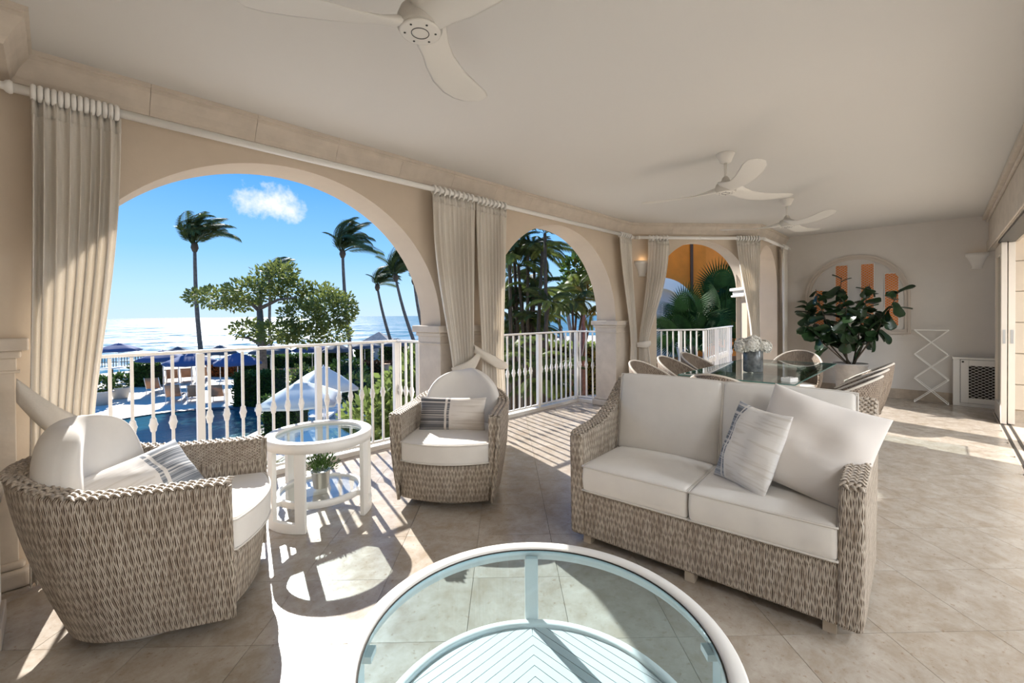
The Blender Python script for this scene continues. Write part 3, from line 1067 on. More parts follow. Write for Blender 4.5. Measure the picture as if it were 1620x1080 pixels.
# ---- unseen lamps added on the living room ceiling to brighten the terrace
lm = mat('opal fill lamp', (1, 1, 1), .5)
lm.node_tree.nodes['Principled BSDF'].inputs['Emission Color'].default_value = (.93, .965, 1, 1)
FILL_W = (16, 30, 30, 34, 120, 130)
lm.node_tree.nodes['Principled BSDF'].inputs['Emission Strength'].default_value = 12
for k, (lx, ly) in enumerate(((.8, -1.9), (3.4, -1.9), (6.0, -1.9), (.8, -4.0), (3.4, -4.0), (6.0, -4.0))):
    e = thing('fill_lamp', 'round unseen fill lamp added on the living room ceiling, ' + ('front row' if ly > -3 else 'back row') + ', ' + ('near left', 'middle', 'far right')[k % 3], 'added fill lamp', (lx, ly, 2.75))
    MB().lathe([(.31, 0), (.31, -.04), (.29, -.05)], 32).build('rim', white_metal, e)
    MB().lathe([(.285, -.035), (.27, -.065), (.18, -.085), (0, -.095)], 32).build('diffuser', lm, e)
    l = bpy.data.lights.new('fill_light', 'AREA'); l.shape = 'DISK'; l.size = .55; l.energy = FILL_W[k]; l.color = (.84, .92, 1)
    lo = bpy.data.objects.new('fill_light', l); col.objects.link(lo); lo.parent = e; lo.location = (0, 0, -.105)

# ---- arched shutter window in the end wall
e = bpy.data.objects.new('window_1', None); col.objects.link(e); e.location = (XE, 1.05, 1.045)
struct(e, 'arched window with lattice shutters in the end wall', 'window')
HW = .71; ZS = .62; ZTOP = 1.325


def arch_pts(hw, z0, zs, rise, n=36):
    pts = [(-hw, z0)]
    for k in range(n + 1):
        a = PI - PI * k / n
        pts.append((hw * math.cos(a), zs + rise * math.sin(a)))
    pts.append((hw, z0))
    return pts


def band(p1, p2, x0, x1, nm, m):
    """closed moulding between two outlines, projecting from x0 (wall) to x1 (room)"""
    mb = MB()
    k = len(p1)
    for i in range(k):
        j = (i + 1) % k
        a, b, c, d_ = p1[i], p1[j], p2[j], p2[i]
        mb.quad((x1, a[0], a[1]), (x1, b[0], b[1]), (x1, c[0], c[1]), (x1, d_[0], d_[1]))
        mb.quad((x0, a[0], a[1]), (x1, a[0], a[1]), (x1, b[0], b[1]), (x0, b[0], b[1]))
        mb.quad((x0, d_[0], d_[1]), (x1, d_[0], d_[1]), (x1, c[0], c[1]), (x0, c[0], c[1]))
    return mb.build(nm, m, e)


shut_m = mat('pale grey shutter paint', (.58, .51, .44), .6)
band(arch_pts(HW, 0, ZS, ZTOP - ZS), arch_pts(HW - .035, .035, ZS, ZTOP - ZS - .035), 0, -.05, 'outer_moulding', shut_m)
band(arch_pts(HW - .035, .035, ZS, ZTOP - ZS - .035), arch_pts(HW - .075, .075, ZS, ZTOP - ZS - .075), 0, -.03, 'inner_moulding', shut_m)
mb = MB(); pp = arch_pts(HW - .075, .075, ZS, ZTOP - ZS - .075)
n0 = len(mb.v); mb.v += [(-.008, p[0], p[1]) for p in pp]; mb.face(range(n0, n0 + len(pp)))
mb.build('shutter_panel', mat('shutter panel paint', (.64, .60, .555), .7), e)
orange_m = mat('orange render', (.86, .235, .02), .85, var=(2, .12), bump=(30, .2, .01))
lat_m = mat('lattice wood', (.74, .60, .46), .6)
for (ya, yb_, za, zb_) in ((.565, .435, .13, .74), (.265, .10, .13, 1.16), (-.085, -.25, .13, 1.16), (-.395, -.56, .13, .98)):
    w_ = MB(); w_.box2((-.014, yb_, za), (-.009, ya, zb_)); wp = w_.build('lattice_opening', orange_m, e)
    lt = MB()
    wdt = abs(ya - yb_); hh = zb_ - za
    st_ = .042
    k = -int(wdt / st_) - 1
    while k * st_ < hh + wdt:
        for sg in (1, -1):
            # line y from yb_ to ya, slope +-1
            z0 = za + k * st_
            pts = []
            for yy in (yb_, ya):
                z = z0 + sg * (yy - (yb_ if sg > 0 else ya)) * .8
                pts.append([yy, z])
            (y1, z1), (y2, z2) = pts
            # clip in z
            def cl_(y1, z1, y2, z2):
                if z1 == z2: return None
                ps_ = []
                for (yy, z), (yo, zo) in (((y1, z1), (y2, z2)), ((y2, z2), (y1, z1))):
                    zz = min(max(z, za), zb_)
                    t = (zz - z) / (zo - z)
                    if t < 0 or t > 1: return None
                    ps_.append((yy + (yo - yy) * t, zz))
                if abs(ps_[0][1] - ps_[1][1]) < 1e-4: return None
                return ps_
            q = cl_(y1, z1, y2, z2)
            if q: lt.bar((-.019 - .003 * sg, q[0][0], q[0][1]), (-.019 - .003 * sg, q[1][0], q[1][1]), .005, .017, upv=(1, 0, 0))
        k += 1
    lo_ = lt.build('lattice', lat_m, wp, fix=False)
    lo_['kind'] = 'stuff'
    band([(yb_ - .008, za - .008), (yb_ - .008, zb_ + .008), (ya + .008, zb_ + .008), (ya + .008, za - .008)], [(yb_, za), (yb_, zb_), (ya, zb_), (ya, za)], -.008, -.026, 'opening_frame', plaster)

# ================================================================== FURNITURE
# ---- braided wicker edging: overlapping slanted strand segments in rows
def braid(rows, name, parent, seg=.030, r=.0075):
    mb = MB()
    for path in rows:
        pts = [Vector(p) for p in path]
        ds = [0]
        for a, b in zip(pts, pts[1:]): ds.append(ds[-1] + (b - a).length)
        tot = ds[-1]; k = int(tot / (seg * .5))

        def at(x):
            x = max(0, min(tot, x))
            for i in range(len(ds) - 1):
                if x <= ds[i + 1] or i == len(ds) - 2:
                    t = (x - ds[i]) / max(1e-9, ds[i + 1] - ds[i])
                    return pts[i].lerp(pts[i + 1], t), (pts[i + 1] - pts[i]).normalized()
        for i in range(k):
            c, tn = at((i + .5) * seg * .5)
            side = tn.cross(Vector((0, 0, 1)))
            if side.length < .1: side = tn.cross(Vector((1, 0, 0)))
            side.normalize(); nn = side.cross(tn)
            sg = 1 if i % 2 else -1
            d = (tn + side * .75 * sg).normalized()
            c = c + side * (r * .6 * -sg) + nn * (r * .35)
            a = c - d * seg * .62; b = c + d * seg * .62
            x = d.cross(nn).normalized()
            base = len(mb.v)
            for (p, rr) in ((a, .35), (c, 1.0), (b, .35)):
                dn = -nn * r * .7 if rr < 1 else Vector((0, 0, 0))
                for q in range(6):
                    t = 2 * PI * q / 6
                    mb.v.append(tuple(p + dn + x * math.cos(t) * r * rr + nn * math.sin(t) * r * .8 * rr))
            for lv in range(2):
                for q in range(6):
                    mb.face((base + lv * 6 + q, base + lv * 6 + (q + 1) % 6, base + lv * 6 + 6 + (q + 1) % 6, base + lv * 6 + 6 + q), None, True)
    return mb.build(name, braid_m, parent, fix=False)


# ---- swivel barrel armchair (front at y=0 facing -y)
def armchair(label, loc, rz):
    e = thing('wicker_armchair', label, 'armchair', loc, rz)
    # plan of the rim, from the left front round the back to the right front
    plan = []
    for k in range(9): plan.append((-.41, .48 * k / 8))
    for k in range(1, 32):
        a = PI - PI * k / 32
        plan.append((.41 * math.cos(a), .48 + .43 * math.sin(a)))
    for k in range(9): plan.append((.41, .48 * (8 - k) / 8))
    ns = len(plan)
    cum = [0]
    for i in range(1, ns): cum.append(cum[-1] + math.dist(plan[i], plan[i - 1]))

    def norm(i):
        a, b = plan[max(0, i - 1)], plan[min(ns - 1, i + 1)]
        t = Vector((b[0] - a[0], b[1] - a[1])).normalized()
        return Vector((t.y, -t.x))         # inwards for this travel direction? fixed below

    def rimz(i):
        y = plan[i][1]
        k = max(0, min(1, (y - .46) / .42)); k = k * k * (3 - 2 * k)
        return .675 + .075 * k
    th = .085
    cen = Vector((0, .42))

    def inn(i, t):
        n = norm(i)
        p = Vector(plan[i])
        if n.dot(cen - p) < 0: n = -n
        if i < 9 or i >= ns - 9: n = Vector((1 if p.x < 0 else -1, 0))
        return p + n * t
    G, U = [], []
    zsn = 9
    for i in range(ns):
        p = plan[i]; zr = rimz(i)
        row, ur = [], []
        for j in range(zsn + 1):             # outside, bottom to rim
            t = j / zsn
            z = .055 + (zr - .012 - .055) * t
            k = 1 - t
            bow = .012 * math.sin(PI * t)
            f = 1 - .14 * k ** 1.2
            x = p[0] * (f if abs(p[0]) > 0 else 1) + (bow if p[0] > 0 else -bow) * min(1, abs(p[0]) / .2)
            back = max(0, (p[1] - .05) / .85)
            y = p[1] - .20 * back * k ** 1.1 + bow * back
            row.append((x, y, z)); ur.append((cum[i], z))
        q1 = inn(i, .012); q2 = inn(i, th - .012); q3 = inn(i, th)
        row += [(q1.x, q1.y, zr), (q2.x, q2.y, zr), (q3.x, q3.y, zr - .012)]
        ur += [(cum[i], zr + .005), (cum[i], zr + th), (cum[i], zr + th + .01)]
        for z in (.56, .44, .30):
            row.append((q3.x * (1 - .03 * (.68 - z)), q3.y, z)); ur.append((cum[i], z + .8))
        G.append(row); U.append(ur)
    mb = MB(); mb.grid(G, True, U)
    for i in (0, ns - 1):                    # front ends of the arms
        n0 = len(mb.v); mb.v += [tuple(v) for v in G[i]]
        mb.face(range(n0, n0 + len(G[i])), [(v[0], v[2]) for v in G[i]])
    mb.build('wicker_shell', wick, e, fix=False)
    # front corner posts, wrapped
    for sx in (-1, 1):
        pts = [(sx * (.41 - .057 * (1 - t) ** 1.2 - .01), -.004, .06 + .61 * t) for t in [k / 8 for k in range(9)]]
        MB().tube(pts, .013, 8).build('arm_front_edge', wick, e)
    # apron bulging forward
    GA, UA = [], []
    for k in range(25):
        x = -.355 + .71 * k / 24
        yf = .005 - .075 * (1 - (x / .355) ** 2)
        col_ = []
        for z in (.055, .07, .15, .24, .325, .335):
            tz = (z - .055) / .28
            ins = .035 * (1 - tz)
            col_.append((x * (1 - .05 * (1 - tz)), yf + ins + (.012 if z in (.055, .335) else 0), z))
        col_.append((x, .35, .335))
        GA.append(col_); UA.append([(x, c[2]) for c in col_])
    MB().grid(GA, True, UA).build('seat_apron', wick, e, fix=False)
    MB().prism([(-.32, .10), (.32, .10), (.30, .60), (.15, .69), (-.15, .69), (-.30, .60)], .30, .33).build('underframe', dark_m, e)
    # braided edging on the rim, three rows
    rows = []
    for off in (.012, .042, .072):
        rows.append([(inn(i, off).x, inn(i, off).y, rimz(i) + .004) for i in range(ns)])
    rim = braid(rows, 'braided_rim', e, seg=.036, r=.009)
    # swivel base
    sw = MB(); sw.lathe([(.27, 0), (.285, .006), (.285, .02), (.25, .035), (.10, .04), (.09, .055), (0, .055)], 36, c=(0, .36, 0)); sw.build('swivel_base', mat('grey swivel base', (.42, .39, .35), .5), e)

    # seat cushion: curved front, rounded back
    def dseat(p):
        u = p.x / .322
        y = p.y
        t = (p.y + .36) / .72
        yy = p.y - .075 * (1 - u * u) * max(0, 1 - t * 1.6)
        if t > .55: yy -= .22 * (u * u) * ((t - .55) / .45) ** 1.5
        z = p.z + (.018 * (1 - u * u) * (1 - ((t - .5) * 2) ** 2) if p.z > 0 else 0)
        return Vector((p.x, yy, z))
    sc = rbox((.322, .36, .075), .022, 10, dseat)
    s_o = sc.build('seat_cushion', canvas, e); s_o.location = (0, .345, .415)
    for zz in (.066, -.066):
        loop = []
        K = 14
        for k in range(K): loop.append(dseat(Vector((-.322 + .644 * k / K, -.36, zz))))
        for k in range(K): loop.append(dseat(Vector((.322, -.36 + .72 * k / K, zz))))
        for k in range(K): loop.append(dseat(Vector((.322 - .644 * k / K, .36, zz))))
        for k in range(K): loop.append(dseat(Vector((-.322, .36 - .72 * k / K, zz))))
        MB().tube(loop, .005, 6, closed=True).build('piping', pipe_m, s_o)

    # back cushion with an arched top
    def dback(p):
        v = (p.z + .23) / .46
        f = 1.0
        if v > .35: f = math.sqrt(max(.05, 1 - ((v - .35) / .70) ** 2.2))
        else: f = .92 + .08 * (v / .35)
        th_ = 1 - .25 * v
        y = p.y * th_ + .07 * v + .10 * (p.x / .32) ** 2 * -.9
        return Vector((p.x * f, y, p.z + .01 * math.sin(9 * p.x)))
    bc = rbox((.325, .105, .235), .085, 8, dback)
    b_o = bc.build('back_cushion', canvas, e, subsurf=1); b_o.location = (0, .675, .69)
    return e


# place: local front mid -> world
CH1 = armchair('wicker barrel armchair in the left foreground, turned side on to the camera', (.69, 2.585, 0), R(-26.6) + PI / 2)
CH2 = armchair('wicker barrel armchair facing the camera in front of the middle pillar', (1.945, 2.575, 0), R(-52.2))


def put_pillow(name, mb, m, label, loc, rot, cat='pillow'):
    o = mb.build(name, m)
    o.location = loc
    o.rotation_euler = rot
    tag(o, label, cat)
    return o


str_grey = striped('grey striped pillow print', (.72, .66, .60), (.10, .10, .105))
str_blue = striped('blue grey striped pillow print', (.76, .73, .70), (.11, .135, .18))
# on chair 2 (world placement from chair frame)
def in_frame(e_loc, rz, p):
    return Vector((e_loc[0] + p[0] * math.cos(rz) - p[1] * math.sin(rz), e_loc[1] + p[0] * math.sin(rz) + p[1] * math.cos(rz), p[2]))


rz2 = R(-52.2); rz1 = R(-26.6) + PI / 2
put_pillow('lumbar_pillow', pillow(.54, .28, .13, seed=1), str_grey, 'lumbar pillow with dark grey stripes at one end, on the armchair facing the camera', in_frame((1.945, 2.575), rz2, (-.02, .33, .61)), (R(-14), 0, rz2))
put_pillow('lumbar_pillow', pillow(.54, .29, .14, seed=2), striped('blue striped pillow print flipped', (.76, .73, .70), (.17, .185, .21), flip=True), 'lumbar pillow with blue grey stripes, leaning in the left foreground armchair', in_frame((.69, 2.585), rz1, (-.02, .43, .605)), (R(-36), R(-4), rz1 - R(24)))

# ---- wicker loveseat. local x along the front (0..W, from the left end), y back, facing -y
SW, SD = 1.43, .80
SFL = Vector((2.209, 1.651, 0))
srz = R(-85.8)
sofa = thing('wicker_loveseat', 'two seat wicker loveseat with off white cushions on the right', 'sofa', SFL, srz)


def armprof():
    # side outline (y, z)
    top = [(0, .655), (.03, .672), (.12, .680), (.26, .690), (.38, .715), (.50, .765), (.60, .83), (.70, .90), (.76, .935), (.80, .93)]
    return [(0.0, .05)] + top + [(.82, .70), (.80, .40), (.76, .05)]


def arm(x0, x1, flare):
    pr = armprof()
    mb = MB()
    n = len(pr)
    for xx in (x0, x1):
        b = len(mb.v)
        for (y, z) in pr: mb.v.append((xx + flare * (y / SD) + flare * .3 * (z - .05), y, z))
        mb.face([b + i for i in range(n)], [(p[0], p[1]) for p in pr])
    ln = 0
    for i in range(n):
        j = (i + 1) % n
        a, b_ = pr[i], pr[j]
        L2 = math.dist(a, b_)
        mb.face((i, j, n + j, n + i), [(0, ln), (0, ln + L2), (abs(x1 - x0), ln + L2), (abs(x1 - x0), ln)])
        ln += L2
    return mb


ao = arm(0, .095, -.035).build('arm', wick, sofa, bevel=.022, seg=3)
ao2 = arm(SW - .095, SW, .035).build('arm', wick, sofa, bevel=.022, seg=3)
top_ = armprof()[1:10]
for x0, fl_ in ((.0, -.035), (SW - .095, .035)):
    braid([[(x0 + o_ + fl_ * (y / SD) + fl_ * .3 * (z - .05), y + .004, z + .004) for y, z in top_] for o_ in (.022, .048, .074)], 'braided_edge', ao if x0 == 0 else ao2, seg=.034, r=.0085)
mb = MB(); mb.box2((.085, .012, .05), (SW - .085, .10, .325)); mb.build('front_apron', wick, sofa, bevel=.015, seg=3)
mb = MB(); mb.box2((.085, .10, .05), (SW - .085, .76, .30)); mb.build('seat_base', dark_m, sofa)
mb = MB(); mb.box((SW / 2, .775, .50), (SW - .08, .075, .87), Matrix.Rotation(R(-4), 3, 'X')); mb.build('back_panel', wick, sofa, bevel=.02, seg=3)
braid([[(.06, .79, .938), (SW - .06, .79, .938)], [(.06, .815, .938), (SW - .06, .815, .938)]], 'back_braid', sofa)
foot = None
for (fx, fy) in ((.10, .06), (SW / 2, .05), (SW - .12, .06), (.10, .70), (SW / 2, .70), (SW - .12, .70)):
    MB().box((fx, fy, .025), (.05, .05, .05)).build('foot', MATS.get('tan foot') or mat('tan foot', (.45, .38, .30), .6), sofa)


def seat_c(x0, x1, seed):
    hx = (x1 - x0) / 2 - .004
    rnd = random.Random(seed); a_, b_ = rnd.uniform(0, 6), rnd.uniform(0, 6)

    def df(p):
        u, v = p.x / hx, (p.y) / .33
        z = p.z
        if p.z > 0: z += .022 * (1 - u * u) * (1 - v * v)
        y = p.y
        if p.y < -.28: y += -.008 * math.sin(u * 11 + a_) * (1 - abs(p.z) / .08) - .012 * (1 - (p.z / .08) ** 2)
        return Vector((p.x, y, z))
    mb = rbox((hx, .335, .082), .024, 12, df)
    o = mb.build('seat_cushion', canvas, sofa)
    o.location = ((x0 + x1) / 2, .335, .407)
    for zz in (.072, -.072):
        K = 12
        loop = [df(Vector((-hx + 2 * hx * k / K, -.335, zz))) for k in range(K)] + [df(Vector((hx, -.335 + .67 * k / K, zz))) for k in range(K)] + [df(Vector((hx - 2 * hx * k / K, .335, zz))) for k in range(K)] + [df(Vector((-hx, .335 - .67 * k / K, zz))) for k in range(K)]
        MB().tube(loop, .0055, 6, closed=True).build('piping', pipe_m, o)
    return o


seat_c(.085, SW / 2, 1); seat_c(SW / 2, SW - .085, 2)


def back_c(x0, x1, seed):
    hx = (x1 - x0) / 2 - .003

    def df(p):
        u, v = p.x / hx, p.z / .255
        y = p.y
        if p.y < 0: y -= .035 * (1 - u ** 4) * (1 - v ** 4)
        return Vector((p.x * (1 + .01 * v), y, p.z + .008 * (1 - u * u) * (1 if v > 0 else 0)))
    o = rbox((hx, .085, .262), .03, 10, df).build('back_cushion', canvas, sofa)
    o.location = ((x0 + x1) / 2, .625, .71); o.rotation_euler = (R(-12), 0, 0)
    K = 12
    for yy in (-.072,):
        loop = [df(Vector((-hx + 2 * hx * k / K, yy, -.255))) for k in range(K)] + [df(Vector((hx, yy, -.255 + .51 * k / K))) for k in range(K)] + [df(Vector((hx - 2 * hx * k / K, yy, .255))) for k in range(K)] + [df(Vector((-hx, yy, .255 - .51 * k / K))) for k in range(K)]
        MB().tube(loop, .0055, 6, closed=True).build('piping', pipe_m, o)
    return o


back_c(.06, SW / 2 + .02, 1); back_c(SW / 2 + .02, SW - .04, 2)
SF = lambda p: in_frame((SFL.x, SFL.y), srz, p)
put_pillow('square_pillow', pillow(.51, .51, .21, n=18, seed=5), blush, 'large plain off white pillow in the right corner of the loveseat', SF((1.215, .34, .73)), (R(-26), R(14), srz - R(6)))
put_pillow('striped_pillow', pillow(.34, .44, .15, seed=6), striped('blue striped square print', (.76, .73, .70), (.17, .185, .21), end=.2), 'small pillow with a blue grey striped side, propped mid loveseat', SF((.955, .27, .69)), (R(-22), R(3), srz - R(34)))


# ---- round side table
e = thing('side_table', 'round white side table with glass top between the armchairs', 'side table', (1.315, 3.205, 0))
sp = .353
mb = MB(); mb.lathe([(.285, .535), (.285, .575), (.29, .58), (.345, .58), (sp, .575), (sp, .515), (.325, .515), (.325, .535), (.285, .535)], 56); mb.build('top_ring', white_wood, e)
mb = MB(); mb.lathe([(0, .555), (.284, .555), (.284, .563), (0, .563)], 48, smooth=False); mb.build('glass_top', glass_m, e)
mb = MB(); mb.lathe([(.262, .135), (.262, .172), (.268, .177), (.285, .177), (.29, .17), (.29, .135), (.262, .135)], 48); mb.build('shelf_ring', white_wood, e)
mb = MB(); mb.lathe([(0, .158), (.261, .158), (.261, .165), (0, .165)], 48, smooth=False); mb.build('glass_shelf', glass_clear, e)


def curved_leg(a0, a1, z0, z1, r0_=.318, r1_=.35, n=4):
    mb = MB()
    G = []
    for k in range(n + 1):
        a = a0 + (a1 - a0) * k / n
        c, s = math.cos(a), math.sin(a)
        G.append([(r0_ * c, r0_ * s, z0), (r1_ * c, r1_ * s, z0), (r1_ * c, r1_ * s, z1), (r0_ * c, r0_ * s, z1), (r0_ * c, r0_ * s, z0)])
    mb.grid(G, False)
    for g_ in (G[0], G[-1]):
        n0 = len(mb.v); mb.v += g_[:4]; mb.face(range(n0, n0 + 4))
    return mb


def stub(a, z0, z1):
    return MB().bar((.275 * math.cos(a), .275 * math.sin(a), (z0 + z1) / 2), (.335 * math.cos(a), .335 * math.sin(a), (z0 + z1) / 2), .05, z1 - z0)


# pairs of legs joined by a foot rail: one pair at the front left, one at the back right
for base_a in (R(206), R(326), R(86)):
    for da in (-.36, .36):
        curved_leg(base_a + da - .10, base_a + da + .10, 0 if True else .05, .52).build('leg', white_wood, e, bevel=.004)
        stub(base_a + da, .14, .172).build('shelf_bracket', white_wood, e)
    curved_leg(base_a - .28, base_a + .28, 0, .065, n=8).build('foot_rail', white_wood, e, bevel=.004)

# ---- little potted plant on the lower shelf
e = thing('potted_plant', 'small bushy green plant in a steel pot on the side table shelf', 'plant', (1.31, 3.19, .178))
MB().lathe([(0, .0), (.047, 0), (.05, .004), (.064, .115), (.068, .118), (.068, .124), (.062, .124), (.058, .10), (0, .10)], 28).build('pot', grey_metal, e)
mb = MB(); rnd = random.Random(3)
for i in range(620):
    a = rnd.uniform(0, 2 * PI); el = rnd.uniform(.05, 1.45); rr = rnd.uniform(.03, .125)
    b = Vector((math.cos(a) * math.cos(el) * rr, math.sin(a) * math.cos(el) * rr, .12 + math.sin(el) * rr * 1.0))
    d = (b - Vector((0, 0, .08))).normalized() + Vector((rnd.uniform(-.4, .4), rnd.uniform(-.4, .4), rnd.uniform(-.2, .5)))
    d.normalize(); s_ = d.cross(Vector((rnd.uniform(-1, 1), rnd.uniform(-1, 1), 1))).normalized() * .0042
    ln = rnd.uniform(.022, .042)
    mb.quad(b, b + d * ln * .5 + s_, b + d * ln, b + d * ln * .5 - s_)
mb.build('foliage', mat('herb green', (.075, .15, .03), .5, var=(30, .5), transl=.2), e, fix=False)

# ---- round coffee table with glass top and slatted lower shelf
e = thing('coffee_table', 'large round white coffee table with aqua glass top in the foreground', 'coffee table', (1.005, .872, 0))
mb = MB(); mb.lathe([(.522, .385), (.522, .412), (.530, .42), (.568, .42), (.576, .412), (.576, .365), (.535, .365), (.535, .385), (.522, .385)], 96); mb.build('top_ring', white_wood, e)
mb = MB(); mb.lathe([(0, .400), (.519, .400), (.519, .410), (0, .410)], 96, smooth=False); mb.build('glass_top', glass_cof, e)
MB().tube([(.5205 * math.cos(2 * PI * k / 96), .5205 * math.sin(2 * PI * k / 96), .412) for k in range(96)], .0028, 6, closed=True).build('gasket', dark_m, e)
mb = MB(); mb.lathe([(.505, .075), (.505, .105), (.51, .11), (.535, .11), (.54, .105), (.54, .06), (.505, .06), (.505, .075)], 80); mb.build('shelf_ring', white_wood, e)
shelf_m = mat('white slat wood', (.60, .60, .585), .5)
# chevron slats: four quadrants of parallel boards
sw_ = .036
gap = .003
for q in range(4):
    a = R(44 + 90 * q)
    ux, uy = Vector((math.cos(a), math.sin(a))), Vector((-math.sin(a), math.cos(a)))
    # slats run diagonally inside the quadrant spanned by ux, uy
    dd = (ux - uy).normalized(); nn_ = (ux + uy).normalized()
    k = 0
    while True:
        s0 = k * sw_; s1 = s0 + sw_ - gap
        if s0 > .50: break
        poly = []
        for s_, ends in ((s0, 1), (s1, -1)):
            half = min(s_, math.sqrt(max(0, .503 ** 2 - s_ * s_)))
            p1 = nn_ * s_ - dd * half; p2 = nn_ * s_ + dd * half
            poly += [p1, p2] if ends == 1 else [p2, p1]
        pl = [(p.x, p.y) for p in poly]
        if k == 0: pl = [(0, 0), pl[2], pl[3]]
        MB().prism(pl, .078, .097).build('slat', shelf_m, e)
        k += 1
for ang in (44, 134, 224, 314):
    a = R(ang)
    c, s = math.cos(a), math.sin(a)
    mb = MB()
    mb.box((.552 * c, .552 * s, .19), (.03, .056, .38), Matrix.Rotation(a, 3, 'Z'))
    mb.build('leg', white_wood, e, bevel=.004)
    MB().box((.53 * c, .53 * s, .376), (.06, .05, .02), Matrix.Rotation(a, 3, 'Z')).build('glass_support', white_wood, e)

# ---- white pedestal at the very left edge
e = thing('pedestal', 'white painted pedestal cut off by the left edge of the picture', 'pedestal', (-.32, 2.98, 0))
MB().box2((-.13, -.13, .1), (.13, .13, .62)).build('body', white_wood, e, bevel=.006)
MB().box2((-.145, -.145, 0), (.145, .145, .10)).build('plinth', MATS['tan foot'], e, bevel=.006)
MB().box2((-.15, -.15, .62), (.15, .15, .65)).build('top', white_wood, e, bevel=.006)

# ================================================================== DINING GROUP
e = thing('dining_table', 'rectangular glass topped dining table behind the loveseat', 'dining table', (5.75, 1.48, 0))
TX, TY = 1.12, .535
MB().box2((-TX, -TY, .738), (TX, TY, .752)).build('glass_top', glass_m, e, bevel=.003)
edge = mat('green glass edge', (.10, .22, .19), .15)
for a, b in (((-TX - .002, -TY - .002, .739), (TX + .002, -TY, .751)), ((-TX - .002, TY, .739), (TX + .002, TY + .002, .751)), ((-TX - .002, -TY, .739), (-TX, TY, .751)), ((TX, -TY, .739), (TX + .002, TY, .751))):
    MB().box2(a, b).build('glass_edge', edge, e)
for sx in (-.62, .62):
    MB().box2((sx - .20, -.30, .0), (sx + .20, .30, .05)).build('pedestal_foot', stone, e, bevel=.01)
    MB().box2((sx - .11, -.22, .05), (sx + .11, .22, .70)).build('pedestal', stone, e, bevel=.01)
    MB().box2((sx - .17, -.27, .70), (sx + .17, .27, .737)).build('pedestal_cap', stone, e, bevel=.008)


def dining_chair():
    """tub chair with woven wrap-round back and white rim; front at -y"""
    e = thing('dining_chair', '', 'dining chair', (0, 0, 0), group='woven dining chairs around the glass table')
    G, U = [], []
    rim = []
    n = 36
    for k in range(n + 1):
        a = R(-20) + R(220) * k / n          # from right front round the back to left front
        s = math.sin(a)
        zt = .60 + .26 * max(0, math.sin((a - R(-20)) / R(220) * PI)) ** 1.1
        lean = .06 * max(0, s)
        row, ur = [], []
        for j in range(8):
            t = j / 7
            z = .36 + (zt - .36) * t
            rr = .25 + .045 * t + .02 * math.sin(PI * t)
            x, y = rr * math.cos(a), rr * math.sin(a) * .98 + lean * t
            row.append((x, y, z)); ur.append((a * .28, z))
        rim.append(row[-1])
        G.append(row); U.append(ur)
    MB().grid(G, True, U).build('woven_back', wick2, e, solid=.022, fix=False)
    MB().tube(rim, .012, 8).build('rim', mat('white woven rim', (.58, .52, .45), .7) if 'white woven rim' not in MATS else MATS['white woven rim'], e)
    MB().lathe([(0, .36), (.245, .36), (.26, .375), (.265, .40), (.25, .425), (.18, .438), (0, .44)], 30).build('seat_cushion', canvas, e)
    MB().lathe([(.20, .30), (.25, .32), (.255, .36), (0, .36)], 30).build('seat_frame', wick2, e)
    for sx in (-1, 1):
        for sy in (-1, 1):
            MB().tube([(sx * .17, sy * .16, .32), (sx * .22, sy * .22, 0)], [.016, .011], 8).build('leg', white_wood, e)
    return e


dc = dining_chair()
DCH = [((4.62, 2.20), 0, 'woven dining chair on the window side of the glass table, nearest the loveseat'),
       ((5.32, 2.20), 0, 'woven dining chair on the window side of the glass table, middle one'),
       ((6.00, 2.20), 0, 'woven dining chair on the window side of the glass table, farthest from the loveseat'),
       ((4.82, .70), PI, 'woven dining chair on the sliding door side, nearest the loveseat'),
       ((5.42, .70), PI, 'woven dining chair on the sliding door side, middle one'),
       ((6.08, .70), PI, 'woven dining chair on the sliding door side, farthest from the loveseat'),
       ((7.02, 1.42), -PI / 2, 'woven dining chair at the far head of the glass table'),
       ((4.34, 1.45), PI / 2, 'woven dining chair at the near head of the table, hidden by the loveseat')]
for k, (p, rz_, lab) in enumerate(DCH):
    c = dc if k == 0 else copy_tree(dc)
    c['label'] = lab
    c.location = (p[0], p[1], 0)
    c.rotation_euler = (0, 0, rz_)

